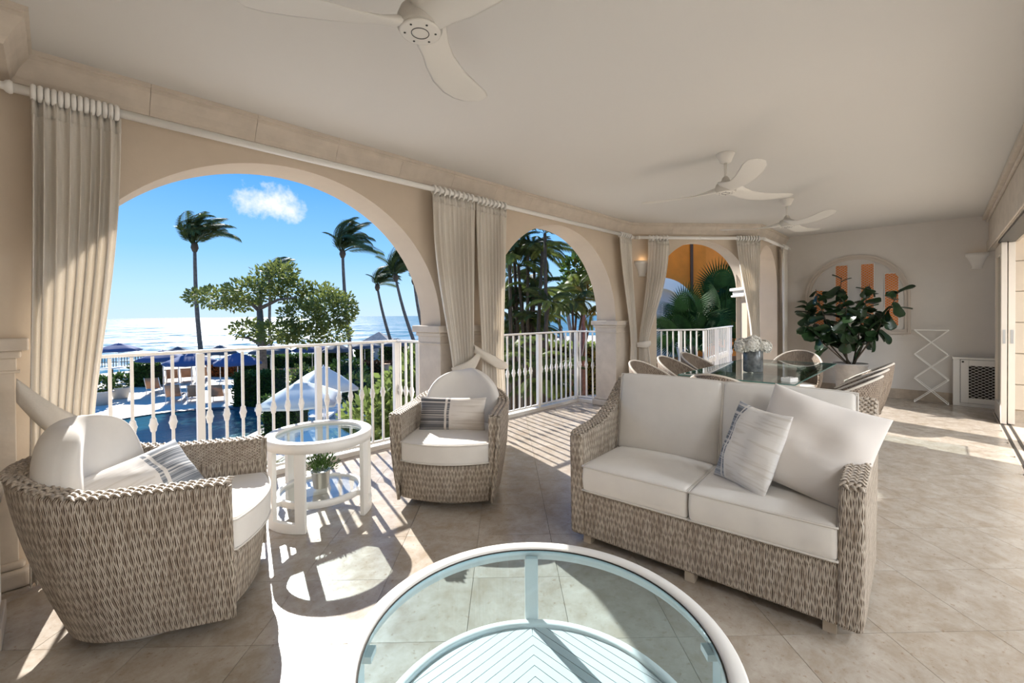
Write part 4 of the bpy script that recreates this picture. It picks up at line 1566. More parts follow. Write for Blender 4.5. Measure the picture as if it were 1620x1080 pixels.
# vase with hydrangeas
e = thing('flower_vase', 'dark marbled cylinder vase on the dining table', 'vase', (5.40, 1.50, .752))
vm = mat('dark marbled glass', (.045, .05, .052), .22, var=(14, .7), c2=(.22, .23, .23))
MB().lathe([(0, 0), (.095, 0), (.10, .006), (.10, .235), (.094, .24), (.088, .235), (.088, .03), (0, .03)], 36).build('cylinder', vm, e)
e = thing('hydrangea_bunch', 'white hydrangea flowers standing in the dark vase', 'flowers', (5.40, 1.50, .80))
pet = mat('hydrangea petal', (.86, .83, .76), .8, transl=.25)
rnd = random.Random(11)
for (hx, hy, hz, hr) in ((0, 0, .27, .085), (.10, .02, .235, .08), (-.10, -.01, .235, .08), (.03, -.10, .225, .08), (-.03, .10, .24, .08), (.12, -.08, .20, .07), (-.12, .08, .215, .07)):
    # offsets given across the view
    mb = MB()
    for i in range(230):
        z = rnd.uniform(-.6, 1); a = rnd.uniform(0, 2 * PI); q = math.sqrt(max(0, 1 - z * z))
        nrm_ = Vector((q * math.cos(a), q * math.sin(a), z)); c = Vector((hx, hy, hz)) + nrm_ * hr * rnd.uniform(.85, 1.05)
        t1 = nrm_.cross(Vector((rnd.uniform(-1, 1), rnd.uniform(-1, 1), rnd.uniform(-1, 1)))).normalized(); t2 = nrm_.cross(t1)
        s_ = .014
        mb.quad(c + t1 * s_, c + t2 * s_ + nrm_ * .004, c - t1 * s_, c - t2 * s_ + nrm_ * .004)
    mb.lathe([(0, -hr * .6), (hr * .7, -hr * .3), (hr * .85, 0), (hr * .7, hr * .5), (0, hr * .85)], 12, c=(hx, hy, hz))
    mb.build('flower_head', pet, e, fix=False)
    MB().tube([(hx * .9, hy * .9, hz - .03), (hx * .35, hy * .35, .12), (hx * .2, hy * .2, -.015)], .004, 6).build('stalk', leaf_m, e)
# small white dotted box on the table
e = thing('dotted_box', 'small white box with black dots on the glass table top', 'box', (4.80, 1.02, .752), R(-20))
MB().box2((-.06, -.045, 0), (.06, .045, .04)).build('body', white_wood, e, bevel=.004)
for ix in (-1, 0, 1):
    for iy in (-1, 1):
        MB().lathe([(.008, .0405), (.008, .0415), (0, .0415)], 10, c=(ix * .034, iy * .022, 0)).build('dot', dark_m, e)

# ---- fiddle leaf fig in its pot
FX, FY = 8.86, 1.035
e = thing('potted_fig_tree', 'tall fiddle leaf fig in a pot before the arched window', 'plant', (FX, FY, 0))
MB().lathe([(0, 0), (.15, 0), (.16, .01), (.205, .54), (.215, .545), (.215, .575), (.195, .575), (.19, .53), (0, .53)], 36).build('pot', mat('grey planter', (.42, .39, .36), .7, var=(8, .2)), e)
MB().lathe([(0, .535), (.185, .535), (.185, .548), (0, .556)], 24).build('soil', dark_m, e)


def fig_leaf():
    mb = MB()
    prof = [(0, .012), (.12, .05), (.25, .058), (.42, .062), (.6, .082), (.78, .094), (.9, .078), (.97, .045), (1.0, .004)]
    G = []
    for t, hw in prof:
        y = t * .26
        dr = -.10 * t * t * .6
        G.append([(-hw * .95, y, dr + .018), (-hw * .5, y, dr + .004), (0, y, dr - .004), (hw * .5, y, dr + .004), (hw * .95, y, dr + .018)])
    mb.grid(G, True)
    return mb


lf = fig_leaf().build('leaf', fig_m, e, fix=False)
lf_me = lf.data
bpy.data.objects.remove(lf)
rnd = random.Random(21)
e.scale = (1.0, 1.08, 1.02)
# (lateral across the end wall = world Y, depth = world X); canopy envelope from the photograph
stems = [((.02, .03), (.10, .52, 1.15), (.26, .60, 1.52)), ((-.02, .02), (.05, .18, 1.2), (.10, .12, 1.93)), ((.01, -.03), (-.04, -.12, 1.2), (.0, -.22, 1.80)), ((-.03, -.02), (-.12, -.35, 1.10), (-.05, -.55, 1.70)),
         ((.03, 0), (.06, .32, 1.10), (-.08, .42, 1.75)), ((0, .04), (-.18, .05, 1.05), (-.22, .02, 1.45)), ((0, -.04), (-.05, -.20, 1.0), (.05, -.30, 1.42)), ((.0, .03), (-.1, .40, .95), (-.15, .55, 1.18))]
for (b0, m0, t0) in stems:
    pts = []
    for k in range(9):
        t = k / 8
        a = Vector((b0[0], b0[1], .55)); m_ = Vector((m0[0], m0[1], m0[2])); c = Vector((t0[0], t0[1], t0[2]))
        pts.append(a * (1 - t) ** 2 + m_ * 2 * t * (1 - t) + c * t * t)
    MB().tube(pts, [.012 - .008 * k / 8 for k in range(9)], 6).build('stem', stem_m, e)
    nl = 19
    for k in range(nl):
        t = .34 + .66 * (k + rnd.uniform(0, .9)) / nl
        t = min(t, 1)
        a = Vector((b0[0], b0[1], .55)); m_ = Vector(m0); c = Vector(t0)
        p = a * (1 - t) ** 2 + m_ * 2 * t * (1 - t) + c * t * t
        az = k * 2.4 + rnd.uniform(-.4, .4)
        tilt = rnd.uniform(-1.25, .75)
        s_ = rnd.uniform(.68, 1.05) * (.75 if t > .9 else 1)
        M = Matrix.Translation(p) @ Matrix.Rotation(az, 4, 'Z') @ Matrix.Rotation(tilt, 4, 'X') @ Matrix.Rotation(rnd.uniform(-1.0, 1.0), 4, 'Y') @ Matrix.Scale(s_, 4)
        child(e, 'leaf', lf_me, mtx=M)

# ---- folding drying rack
e = thing('drying_rack', 'white folding concertina drying rack by the end wall', 'drying rack', (9.20, .10, 0))
ZN = [1.115, .745, .375, .012]
for xx in (0, .2):
    for i in range(3):
        for sg in (1, -1):
            MB().bar((xx + .006 * sg, .188 * sg, ZN[i]), (xx + .006 * sg, -.188 * sg, ZN[i + 1]), .010, .022, upv=(1, 0, 0)).build('strut', white_wood, e)
for i in range(4):
    for sg in (1, -1):
        MB().tube([(-.01, .188 * sg, ZN[i] + (0 if i < 3 else .01)), (.21, .188 * sg, ZN[i] + (0 if i < 3 else .01))], .007, 8).build('dowel', white_wood, e)
for xx in (-.012, .212):
    MB().bar((xx, .19, 1.117), (xx, -.19, 1.117), .010, .018, upv=(1, 0, 0)).build('top_bar', white_wood, e)

# ---- lattice fronted cabinet
e = thing('lattice_cabinet', 'low white cabinet with a diamond lattice door in the corner', 'cabinet', (9.335, -.50, 0))
MB().box2((.02, -.30, .0), (.16, .36, .69)).build('body', dark_m, e)
MB().box2((-.015, -.30, .69), (.16, .375, .72)).build('top', white_wood, e, bevel=.004)
MB().box2((-.004, .29, 0), (.16, .365, .69)).build('side_post', white_wood, e, bevel=.004)
MB().box2((.0, -.30, 0), (.022, .29, .045)).build('plinth', white_wood, e)
d_ = bpy.data.objects.new('door', None); col.objects.link(d_); d_.parent = e
for a, b in (((-.006, .20, .05), (.018, .285, .685)), ((-.006, -.30, .05), (.018, -.22, .685)), ((-.006, -.22, .60), (.018, .20, .685)), ((-.006, -.22, .05), (.018, .20, .125))):
    MB().box2(a, b).build('frame_piece', white_wood, d_, bevel=.003)
MB().lathe([(.011, 0), (.013, .008), (0, .012)], 12, c=(0, 0, 0), axis=Matrix.Rotation(-PI / 2, 3, 'Y')).build('lock', dark_metal, d_).location = (-.006, .262, .655)
lt = MB()
za, zb_, ya, yb_ = .12, .605, -.225, .205
st_ = .043
for sg in (1, -1):
    k = -20
    while k < 40:
        # line z = z0 + sg*.62*(y-ya)
        z0 = za + k * st_
        pts = []
        for i in range(2):
            yy = (ya, yb_)[i]
            pts.append((yy, z0 + sg * .62 * (yy - ya)))
        (y1, z1), (y2, z2) = pts
        lo_, hi_ = (0, 1)
        dz = z2 - z1
        t0_, t1_ = sorted(((za - z1) / dz, (zb_ - z1) / dz))
        t0_, t1_ = max(0, t0_), min(1, t1_)
        if t1_ - t0_ > .02:
            lt.bar((.008 + .002 * sg, y1 + (y2 - y1) * t0_, z1 + dz * t0_), (.008 + .002 * sg, y1 + (y2 - y1) * t1_, z1 + dz * t1_), .004, .015, upv=(1, 0, 0))
        k += 1
lt.build('lattice', white_wood, d_, fix=False)['kind'] = 'stuff'


# ================================================================== CEILING FANS
fan_m = mat('white fan blade', (.76, .73, .68), .45)
fan_g = mat('grey fan bracket', (.55, .52, .47), .45)


def blade_mesh(Rb):
    """sculpted blade along +x: thick twisted root sweeping into a flat paddle"""
    mb = MB()
    prof = [(.055, .075, .05, .020, -28), (.10, .070, .040, .012, -26), (.17, .062, .022, .0, -22), (.26, .066, .012, -.012, -16), (.40, .078, .008, -.014, -10), (.55, .088, .007, -.006, -7), (.66, .086, .007, .004, -5), (.73, .066, .006, .010, -4), (.76, .030, .005, .012, -4), (.766, .006, .004, .012, -4)]
    G = []
    for (x, hw, th_, z, tw) in prof:
        row = []
        sweep = .045 * math.sin(PI * min(1, x / .76))
        for k in range(12):
            a = 2 * PI * k / 12
            y = hw * math.cos(a); zz = th_ * .5 * math.sin(a)
            ct, st_ = math.cos(R(tw)), math.sin(R(tw))
            row.append((x * Rb / .766, sweep - .03 + y * ct - zz * st_, z + y * st_ + zz * ct))
        row.append(row[0])
        G.append(row)
    mb.grid(G, True)
    n0 = len(mb.v); mb.v += [tuple(v) for v in G[0][:12]]; mb.face(range(n0, n0 + 12))
    return mb


def fan(label, loc, th, Rb, drop):
    e = thing('ceiling_fan', label, 'ceiling fan', (loc[0], loc[1], HC - drop))
    MB().lathe([(.075, drop), (.072, drop - .01), (.045, drop - .075), (.03, drop - .085), (0, drop - .085)], 28).build('canopy', fan_m, e)
    MB().tube([(0, 0, .05), (0, 0, drop - .08)], .012, 10).build('downrod', fan_m, e)
    MB().lathe([(.014, .12), (.028, .105), (.034, .085), (.045, .07), (.075, .055), (.085, .03), (.085, -.01), (.08, -.018), (0, -.018)], 32).build('motor_hub', fan_g, e)
    cap = MB().lathe([(.078, -.018), (.078, -.024), (.07, -.027), (0, -.027)], 32).build('bottom_plate', fan_m, e)
    MB().tube([(.033 * math.cos(a), .033 * math.sin(a), -.0275) for a in [2 * PI * k / 32 for k in range(32)]], .0016, 6, closed=True).build('plate_ring', dark_metal, cap)
    for k in range(6):
        a = R(60 * k + 20)
        MB().lathe([(.0045, -.0268), (.0045, -.0285), (0, -.0285)], 8, c=(.058 * math.cos(a), .058 * math.sin(a), 0)).build('screw', dark_metal, cap)
    me = None
    for k in range(3):
        if me is None:
            o = blade_mesh(Rb).build('blade', fan_m, e); me = o.data
        else: o = child(e, 'blade', me)
        o.rotation_euler = (0, 0, R(th + 120 * k))
    return e


fan('white three bladed ceiling fan nearest the camera at the top of the picture', (.985, 1.43), 31, .64, .295)
fan('white three bladed ceiling fan in the middle, above the dining end', (4.114, 1.358), 96, .77, .32)
fan('white three bladed ceiling fan farthest away, over the dining table', (6.30, 1.364), 108, .76, .32)

# ================================================================== OUTSIDE
GZ = -3.4
deck_m = mat('pale pool deck paving', (.62, .57, .50), .85, var=(.8, .12), bump=(8, .2, .01))
grass_m = mat('lawn', (.10, .16, .045), .9, var=(1.5, .4))
sand_m = mat('beach sand', (.62, .54, .42), .95, var=(.5, .15))

land = MB()
LP = [(-120, 6.2), (60, 6.2), (95, 38), (82, 56), (55, 62), (24, 55), (6, 47), (-120, 47)]
land.prism(LP[::1], GZ - 1.5, GZ)
o = land.build('pool_terrace_ground', deck_m)
struct(o, 'pale paved ground around the pools down to the beach', 'ground')
bch = MB(); bch.prism([(-200, 46), (6, 46), (24, 54), (55, 61), (82, 55), (95, 37), (104, 40), (90, 62), (58, 70), (20, 63), (0, 55), (-200, 55)], GZ - 1.6, GZ - .35)
tag(bch.build('beach', sand_m), 'strip of pale sand along the shore', 'beach')
sea_m = water('sea water', (.015, .12, .25), .32, .10, 1.0, 1.1, (1, 2.5, 1))


def sea_shader(m):
    """wind-roughened sea: blue body with silver facets broken up by wave noise at several sizes"""
    t, M = nodes_of(m)
    t.nodes.remove(t.nodes['Principled BSDF'])
    bp = [n for n in t.nodes if n.type == 'BUMP'][0]
    g = [n for n in t.nodes if n.type == 'NEW_GEOMETRY'][0]
    df = t.nodes.new('ShaderNodeBsdfDiffuse'); df.inputs[0].default_value = (.055, .155, .225, 1)
    gl = t.nodes.new('ShaderNodeBsdfGlossy'); gl.inputs['Roughness'].default_value = .42; gl.inputs[0].default_value = (1, 1, 1, 1)
    t.links.new(bp.outputs[0], gl.inputs['Normal'])
    acc = None
    for sc, st in ((.30, (1, 2.5, 1)), (.10, (1, 2.5, 1)), (.03, (1, 3, 1))):
        mp = t.nodes.new('ShaderNodeMapping'); mp.inputs['Scale'].default_value = st; mp.inputs['Rotation'].default_value = (0, 0, .7)
        t.links.new(g.outputs['Position'], mp.inputs[0])
        n = t.nodes.new('ShaderNodeTexNoise'); n.inputs['Scale'].default_value = sc; n.inputs['Detail'].default_value = 5; n.inputs['Roughness'].default_value = .7
        t.links.new(mp.outputs[0], n.inputs['Vector'])
        acc = n.outputs[0] if acc is None else M('ADD', acc, n.outputs[0])
    mr = t.nodes.new('ShaderNodeMapRange'); mr.inputs['From Min'].default_value = 1.36; mr.inputs['From Max'].default_value = 1.66; mr.inputs['To Min'].default_value = .0; mr.inputs['To Max'].default_value = .125
    t.links.new(acc, mr.inputs['Value'])
    mx = t.nodes.new('ShaderNodeMixShader'); t.links.new(mr.outputs[0], mx.inputs[0]); t.links.new(df.outputs[0], mx.inputs[1]); t.links.new(gl.outputs[0], mx.inputs[2])
    t.links.new(mx.outputs[0], t.nodes['Material Output'].inputs[0])


sea_shader(sea_m)
s = MB(); s.quad((-9000, 30, -4.55), (9000, 30, -4.55), (9000, 9000, -4.55), (-9000, 9000, -4.55))
tag(s.build('sea', sea_m), 'glittering blue sea reaching to the horizon', 'sea')
# land behind and under the building so nothing floats
und = MB(); und.box2((-30, -40, GZ - .4), (40, 6.2, GZ))
struct(und.build('ground_under', deck_m), 'ground below the terrace', 'ground')
fac = MB(); fac.box2((-1.5, -5.7, GZ), (9.6, YB - .02, -.31))
struct(fac.build('wall_below', stucco), 'building storey below the terrace', 'wall')


def gp(px, py, z=GZ):
    return ground(px, py, z)


# ---- swimming pools
def pool(label, pts, wm, zc=.16):
    P = [gp(*p) for p in pts]
    c = sum(P, Vector()) / len(P)
    e = thing('swimming_pool', label, 'pool', (c.x, c.y, GZ))
    # smooth outline
    Q = []
    n = len(P)
    for i in range(n):
        p0, p1, p2, p3 = P[i - 1], P[i], P[(i + 1) % n], P[(i + 2) % n]
        for k in range(5):
            t = k / 5
            Q.append(.5 * ((2 * p1) + (p2 - p0) * t + (2 * p0 - 5 * p1 + 4 * p2 - p3) * t * t + (3 * p1 - p0 - 3 * p2 + p3) * t ** 3) - Vector((c.x, c.y, 0)))
    mb = MB()
    n0 = len(mb.v); mb.v += [(q.x, q.y, zc - .05) for q in Q]; mb.face(range(n0, n0 + len(Q)))
    mb.build('water', wm, e)
    G = []
    m = len(Q)
    for i in range(m + 1):
        q = Q[i % m]; a, b = Q[(i - 1) % m], Q[(i + 1) % m]
        tn = (b - a); tn.z = 0; tn.normalize(); nn = Vector((tn.y, -tn.x, 0))
        if nn.dot(Vector((q.x, q.y, 0))) < 0: nn = -nn
        z0 = 0
        G.append([(q.x, q.y, zc - .1), (q.x, q.y, zc), (q.x + nn.x * .42, q.y + nn.y * .42, zc), (q.x + nn.x * .42, q.y + nn.y * .42, z0 - .02)])
    MB().grid(G, False).build('coping', mat('dark pool coping', (.045, .05, .062), .5) if 'dark pool coping' not in MATS else MATS['dark pool coping'], e)
    return e


pool_m = water('pool water', (.018, .085, .105), .03, 1.6, .30, .12, (1, 2.2, 1))
pool('curved swimming pool with dark coping below the left railing', [(90, 690), (170, 672), (240, 660), (300, 654), (360, 651), (425, 653), (446, 660), (436, 672), (385, 700), (330, 745), (250, 790), (60, 790)], pool_m)
pool('small far pool with pale rim beyond the light blue parasols', [(578, 604), (628, 602), (634, 609), (630, 618), (580, 620)], pool_m)


# ---- parasols
def parasol(label, p, wd, hgt, m, rim, sides=4, rz=0.4, drop=.55):
    e = thing('parasol', label, 'parasol', (p.x, p.y, GZ), rz)
    mb = MB()
    n = sides * 6
    prof = [(0, 1), (.18, .93), (.2, .86), (.5, .60), (.8, .25), (1, 0)]
    G = []
    for k in range(n + 1):
        a = 2 * PI * k / n
        # square/octagon outline
        seg = 2 * PI / sides
        aa = (a % seg) - seg / 2
        rr = math.cos(seg / 2) / math.cos(aa)
        G.append([(wd / 2 * 1.2 * f * (rr if f > .1 else 1) * math.cos(a), wd / 2 * 1.2 * f * (rr if f > .1 else 1) * math.sin(a), hgt - drop + drop * z - (.05 * (1 - abs(aa) / (seg / 2)) if f == 1 else 0)) for f, z in prof])
    cn = MB().grid(G, True).build('canopy', m, e, solid=.012, fix=False)
    G2 = [[G[k][-1], (G[k][-1][0] * .995, G[k][-1][1] * .995, G[k][-1][2] - .10)] for k in range(n + 1)]
    MB().grid(G2, True).build('valance', m, cn, solid=.01, fix=False)
    MB().tube([(0, 0, 0), (0, 0, hgt + .06)], .028, 8).build('pole', rim, e)
    MB().lathe([(.28, 0), (.28, .06), (.05, .09), (.04, .2), (0, .2)], 20).build('foot', rim, e)
    return e


navy = mat('navy canvas', (.075, .12, .26), .85, transl=.2)
slate = mat('slate canvas', (.10, .12, .15), .85, transl=.1)
pale_blue = mat('light blue canvas', (.74, .79, .78), .85, transl=.42)
PB = gp(478, 634, GZ + 2.15); parasol('light blue square parasol nearest the railing, lower one', PB, 2.5, 2.75, pale_blue, white_metal, 4, .25)
PB = gp(512, 608, GZ + 2.15); parasol('light blue square parasol just behind the lower one, seen higher', PB, 2.45, 2.85, pale_blue, white_metal, 4, .6, .8)
for (px, py, wd, m, lab) in ((376, 577, 2.3, navy, 'navy parasol with peaked canopy beside the clipped hedge'),
                             (258, 571, 2.4, navy, 'navy parasol behind the left row of tan loungers'),
                             (303, 577, 2.4, navy, 'dark navy parasol behind the thick railing post'),
                             (188, 556, 2.6, navy, 'navy parasol standing highest against the sea at far left'),
                             (282, 564, 2.0, slate, 'slate parasol showing just under the rail between two navy ones'),
                             (348, 561, 2.0, slate, 'flat slate parasol right of the thick post'),
                             (428, 559, 2.6, slate, 'slate parasol seen past the almond tree trunk'),
                             (494, 556, 2.5, navy, 'blue parasol under the almond tree canopy'),
                             (533, 557, 1.9, slate, 'slate parasol left of the tall palm trunk'),
                             (577, 551, 2.4, slate, 'small slate parasol right of the tall palm trunk'),
                             (628, 547, 2.4, slate, 'small slate parasol near the right railing corner'),
                             (868, 535, 2.2, slate, 'dark parasol framed by the second arch')):
    P = gp(px, py, GZ + 2.0)
    parasol(lab, P, wd, 2.7, m, white_metal, 8 if m is slate else 6, random.uniform(0, 1))

# ---- tan sling loungers
sling = mat('tan sling fabric', (.50, .31, .195), .85, transl=.3)


def lounger_proto():
    e = thing('sun_lounger', '', 'sun lounger', (0, 0, 0), group='tan sling loungers on the pool deck')
    MB().grid([[(-.33, 0, .36), (.33, 0, .36)], [(-.33, .6, .37), (.33, .6, .37)], [(-.33, 1.25, .36), (.33, 1.25, .36)]], True).build('seat_sling', sling, e, solid=.02)
    back = MB()
    back.grid([[(-.33, 0, .36), (.33, 0, .36)], [(-.33, -.22, .70), (.33, -.22, .70)], [(-.33, -.42, 1.06), (.33, -.42, 1.06)]], True)
    b = back.build('back_sling', sling, e, solid=.02)
    for k in range(1, 5):
        t = k / 5
        MB().box((0, -.42 * t - .015, .36 + .70 * t), (.64, .012, .012)).build('back_strap', MATS['tan foot'], b)
    for sx in (-.36, .36):
        MB().tube([(sx, -.42, 1.07), (sx, 0, .36), (sx, 1.28, .36)], .022, 6).build('side_rail', white_metal, e)
        for yy in (.0, 1.05):
            MB().tube([(sx, yy + .05, .36), (sx, yy - .05, 0)], .02, 6).build('leg', white_metal, e)
    return e


lp = lounger_proto()
LG = [(275, 637, 'tan lounger nearest the pool, left one of the front row'), (309, 637, 'tan lounger nearest the pool, beside the thick railing post'), (343, 637, 'tan lounger nearest the pool, right end of the front row'),
      (243, 623, 'tan lounger standing apart by the leafy planter'), (250, 607, 'tan lounger in the back row, leftmost'), (273, 606, 'tan lounger in the back row, second from left'), (296, 604, 'tan lounger in the back row, third from left'), (320, 602, 'tan lounger in the back row, under the navy parasol'),
      (440, 605, 'tan lounger behind the clipped hedge, left one'), (468, 603, 'tan lounger behind the clipped hedge, middle one'), (496, 601, 'tan lounger behind the clipped hedge, right one')]
for k, (px, py, lab) in enumerate(LG):
    c = lp if k == 0 else copy_tree(lp)
    c['label'] = lab
    p = gp(px, py)
    c.location = (p.x, p.y, GZ)
    c.rotation_euler = (0, 0, R(-18) + random.uniform(-.12, .12))

# white slatted loungers below the light blue parasols
wl = thing('slatted_lounger', 'white slatted lounger under the light blue parasols, left one', 'sun lounger', gp(505, 668))
wl.rotation_euler = (0, 0, R(-40))
for k in range(12):
    MB().box((0, -.55 + .12 * k, .38), (1.15, .085, .03)).build('slat', white_wood, wl)
for k in range(5):
    MB().box((0, .90 + .05 * k, .42 + .11 * k), (1.15, .03, .085)).build('back_slat', white_wood, wl)
for sx in (-.55, .55):
    MB().box((sx, .1, .34), (.05, 1.4, .06)).build('side_rail', white_wood, wl)
    for yy in (-.5, .7): MB().box((sx, yy, .16), (.06, .06, .32)).build('leg', white_wood, wl)
p = gp(524, 655); c = clone(wl, 'white slatted lounger under the light blue parasols, right one', (p.x, p.y, GZ), R(-58))


# ---- shrubs and hedges: many small leaf blades over a dense core
def leaf_cloud(mb, c, r, n, s, rnd, upb=.35, shell=.55):
    for i in range(n):
        z = rnd.uniform(-1, 1); a = rnd.uniform(0, 2 * PI); q = math.sqrt(max(0, 1 - z * z))
        nr = Vector((q * math.cos(a), q * math.sin(a), z))
        k = shell + (1 - shell) * rnd.random() ** .5
        k += rnd.gauss(0, .05)
        p = Vector((c[0] + nr.x * r[0] * k, c[1] + nr.y * r[1] * k, c[2] + nr.z * r[2] * k))
        d = (nr + Vector((rnd.uniform(-.8, .8), rnd.uniform(-.8, .8), rnd.uniform(-.3, .9)))).normalized()
        sd_ = d.cross(Vector((rnd.uniform(-1, 1), rnd.uniform(-1, 1), rnd.uniform(.2, 1)))).normalized()
        l_ = s * rnd.uniform(.7, 1.3); w_ = l_ * .30
        mb.quad(p, p + d * l_ * .5 + sd_ * w_, p + d * l_, p + d * l_ * .5 - sd_ * w_)


def ico(mb, c, r, k=.72, n=10):
    mb.lathe([(0, -k * r[2])] + [(math.sin(PI * i / 8) * k * r[0], -math.cos(PI * i / 8) * k * r[2]) for i in range(1, 8)] + [(0, k * r[2])], n, c=c)


def shrub(name, label, cat, loc, blobs, n, s, m, seed=1, core=True, cm=None):
    """blobs in metres round loc"""
    e = thing(name, label, cat, loc)
    rnd = random.Random(seed)
    mb = MB()
    for (x, y, z, rx, ry, rz_) in blobs:
        leaf_cloud(mb, (x, y, z), (rx, ry, rz_), n, s, rnd)
    mb.build('foliage', m, e, fix=False)
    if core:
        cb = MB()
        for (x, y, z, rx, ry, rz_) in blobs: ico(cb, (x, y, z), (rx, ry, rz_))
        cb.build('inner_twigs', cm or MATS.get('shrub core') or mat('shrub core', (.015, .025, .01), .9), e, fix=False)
    return e


def boxhedge(label, px0, px1, pyb, h, depth_, m, s=.10, n=2600, seed=1, name='clipped_hedge', cat='hedge'):
    a, b = gp(px0, pyb), gp(px1, pyb)
    d = (b - a); ln = d.length; d.normalize(); nrm_ = Vector((-d.y, d.x, 0))
    e = thing(name, label, cat, a, math.atan2(d.y, d.x))
    rnd = random.Random(seed)
    mb = MB()
    for i in range(n):
        f = rnd.random()
        x, y, z = rnd.uniform(0, ln), rnd.uniform(0, depth_), rnd.uniform(.02, h)
        if f < .45: y = rnd.gauss(0, .04)
        elif f < .85: z = h + rnd.gauss(0, .05)
        else: x = rnd.choice((0, ln)) + rnd.gauss(0, .04)
        dv = Vector((rnd.uniform(-1, 1), rnd.uniform(-1, .3), rnd.uniform(-.2, 1))).normalized()
        sd_ = dv.cross(Vector((rnd.uniform(-1, 1), rnd.uniform(-1, 1), 1))).normalized()
        l_ = s * rnd.uniform(.7, 1.4)
        p = Vector((x, y, z))
        mb.quad(p, p + dv * l_ * .5 + sd_ * l_ * .3, p + dv * l_, p + dv * l_ * .5 - sd_ * l_ * .3)
    mb.build('foliage', m, e, fix=False)
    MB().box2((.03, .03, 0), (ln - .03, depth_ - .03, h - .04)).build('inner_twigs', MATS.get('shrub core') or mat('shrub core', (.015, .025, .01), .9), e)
    return e


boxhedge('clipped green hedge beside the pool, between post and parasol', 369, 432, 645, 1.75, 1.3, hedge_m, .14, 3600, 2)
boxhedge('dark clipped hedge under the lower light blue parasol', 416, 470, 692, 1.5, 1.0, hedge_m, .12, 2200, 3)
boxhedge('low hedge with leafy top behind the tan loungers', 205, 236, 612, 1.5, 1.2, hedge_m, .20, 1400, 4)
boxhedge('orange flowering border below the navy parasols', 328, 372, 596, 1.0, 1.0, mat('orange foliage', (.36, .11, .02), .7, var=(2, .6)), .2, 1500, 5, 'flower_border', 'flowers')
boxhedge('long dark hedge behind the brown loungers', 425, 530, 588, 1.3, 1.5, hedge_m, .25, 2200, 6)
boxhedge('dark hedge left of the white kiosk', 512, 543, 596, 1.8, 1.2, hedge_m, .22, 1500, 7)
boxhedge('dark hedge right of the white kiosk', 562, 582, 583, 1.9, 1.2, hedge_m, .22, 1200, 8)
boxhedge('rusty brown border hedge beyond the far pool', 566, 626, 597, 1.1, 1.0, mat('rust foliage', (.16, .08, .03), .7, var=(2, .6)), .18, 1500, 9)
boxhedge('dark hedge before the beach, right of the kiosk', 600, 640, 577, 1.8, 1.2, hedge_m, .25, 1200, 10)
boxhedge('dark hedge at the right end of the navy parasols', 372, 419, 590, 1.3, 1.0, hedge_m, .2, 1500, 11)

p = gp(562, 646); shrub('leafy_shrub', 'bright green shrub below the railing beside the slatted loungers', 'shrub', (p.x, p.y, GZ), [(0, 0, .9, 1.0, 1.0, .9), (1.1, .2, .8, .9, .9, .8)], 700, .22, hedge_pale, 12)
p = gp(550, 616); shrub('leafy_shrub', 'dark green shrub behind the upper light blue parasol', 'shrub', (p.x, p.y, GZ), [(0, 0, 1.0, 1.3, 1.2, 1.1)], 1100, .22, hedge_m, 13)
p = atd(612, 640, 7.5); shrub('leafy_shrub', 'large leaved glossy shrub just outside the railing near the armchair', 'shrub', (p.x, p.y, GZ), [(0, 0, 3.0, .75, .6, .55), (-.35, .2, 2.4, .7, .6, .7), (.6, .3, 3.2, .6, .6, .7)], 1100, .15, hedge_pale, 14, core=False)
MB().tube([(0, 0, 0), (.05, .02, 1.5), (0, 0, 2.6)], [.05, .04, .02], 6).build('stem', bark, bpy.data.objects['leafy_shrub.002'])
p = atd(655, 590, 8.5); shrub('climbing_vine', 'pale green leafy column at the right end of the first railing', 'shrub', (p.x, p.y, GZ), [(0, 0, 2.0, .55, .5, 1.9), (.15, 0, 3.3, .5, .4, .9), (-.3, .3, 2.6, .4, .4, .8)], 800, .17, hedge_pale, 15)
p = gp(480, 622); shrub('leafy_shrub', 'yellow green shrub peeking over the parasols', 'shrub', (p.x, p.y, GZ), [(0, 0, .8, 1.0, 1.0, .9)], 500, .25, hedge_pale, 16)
# planters by the deck
pot_w = mat('white planter', (.60, .56, .50), .8)
for (px, py, lab, sc) in ((191, 630, 'white planter pot with dark shrub left of the leafy hedge', 1.0), (160, 640, 'white planter pot partly behind the left curtain', 1.1)):
    p = gp(px, py)
    e = thing('planter', lab, 'planter', (p.x, p.y, GZ))
    MB().lathe([(0, 0), (.33 * sc, 0), (.46 * sc, .6 * sc), (.50 * sc, .62 * sc), (.50 * sc, .68 * sc), (.42 * sc, .68 * sc), (.40 * sc, .6 * sc), (0, .6 * sc)], 24).build('pot', pot_w, e)
    mb = MB(); leaf_cloud(mb, (0, 0, 1.0 * sc), (.5, .5, .45), 500, .2, random.Random(px)); mb.build('foliage', hedge_m, e, fix=False)
p = gp(166, 640); shrub('leafy_shrub', 'pale green spiky shrub beside the left curtain', 'shrub', (p.x, p.y, GZ), [(-1.3, 2.2, 1.0, .8, .8, 1.1)], 500, .35, hedge_pale, 18)
p = atd(425, 662, 6.0)
e = thing('agave_plant', 'spiky striped agave just outside the railing behind the left chair arm', 'plant', (p.x, p.y, GZ))
rnd = random.Random(5)
mb = MB()
MB().lathe([(.16, 0), (.13, 2.4), (.1, 2.75), (0, 2.8)], 10).build('trunk', bark, e)
blade_g = mat('agave blade', (.30, .33, .22), .5, var=(5, .5))
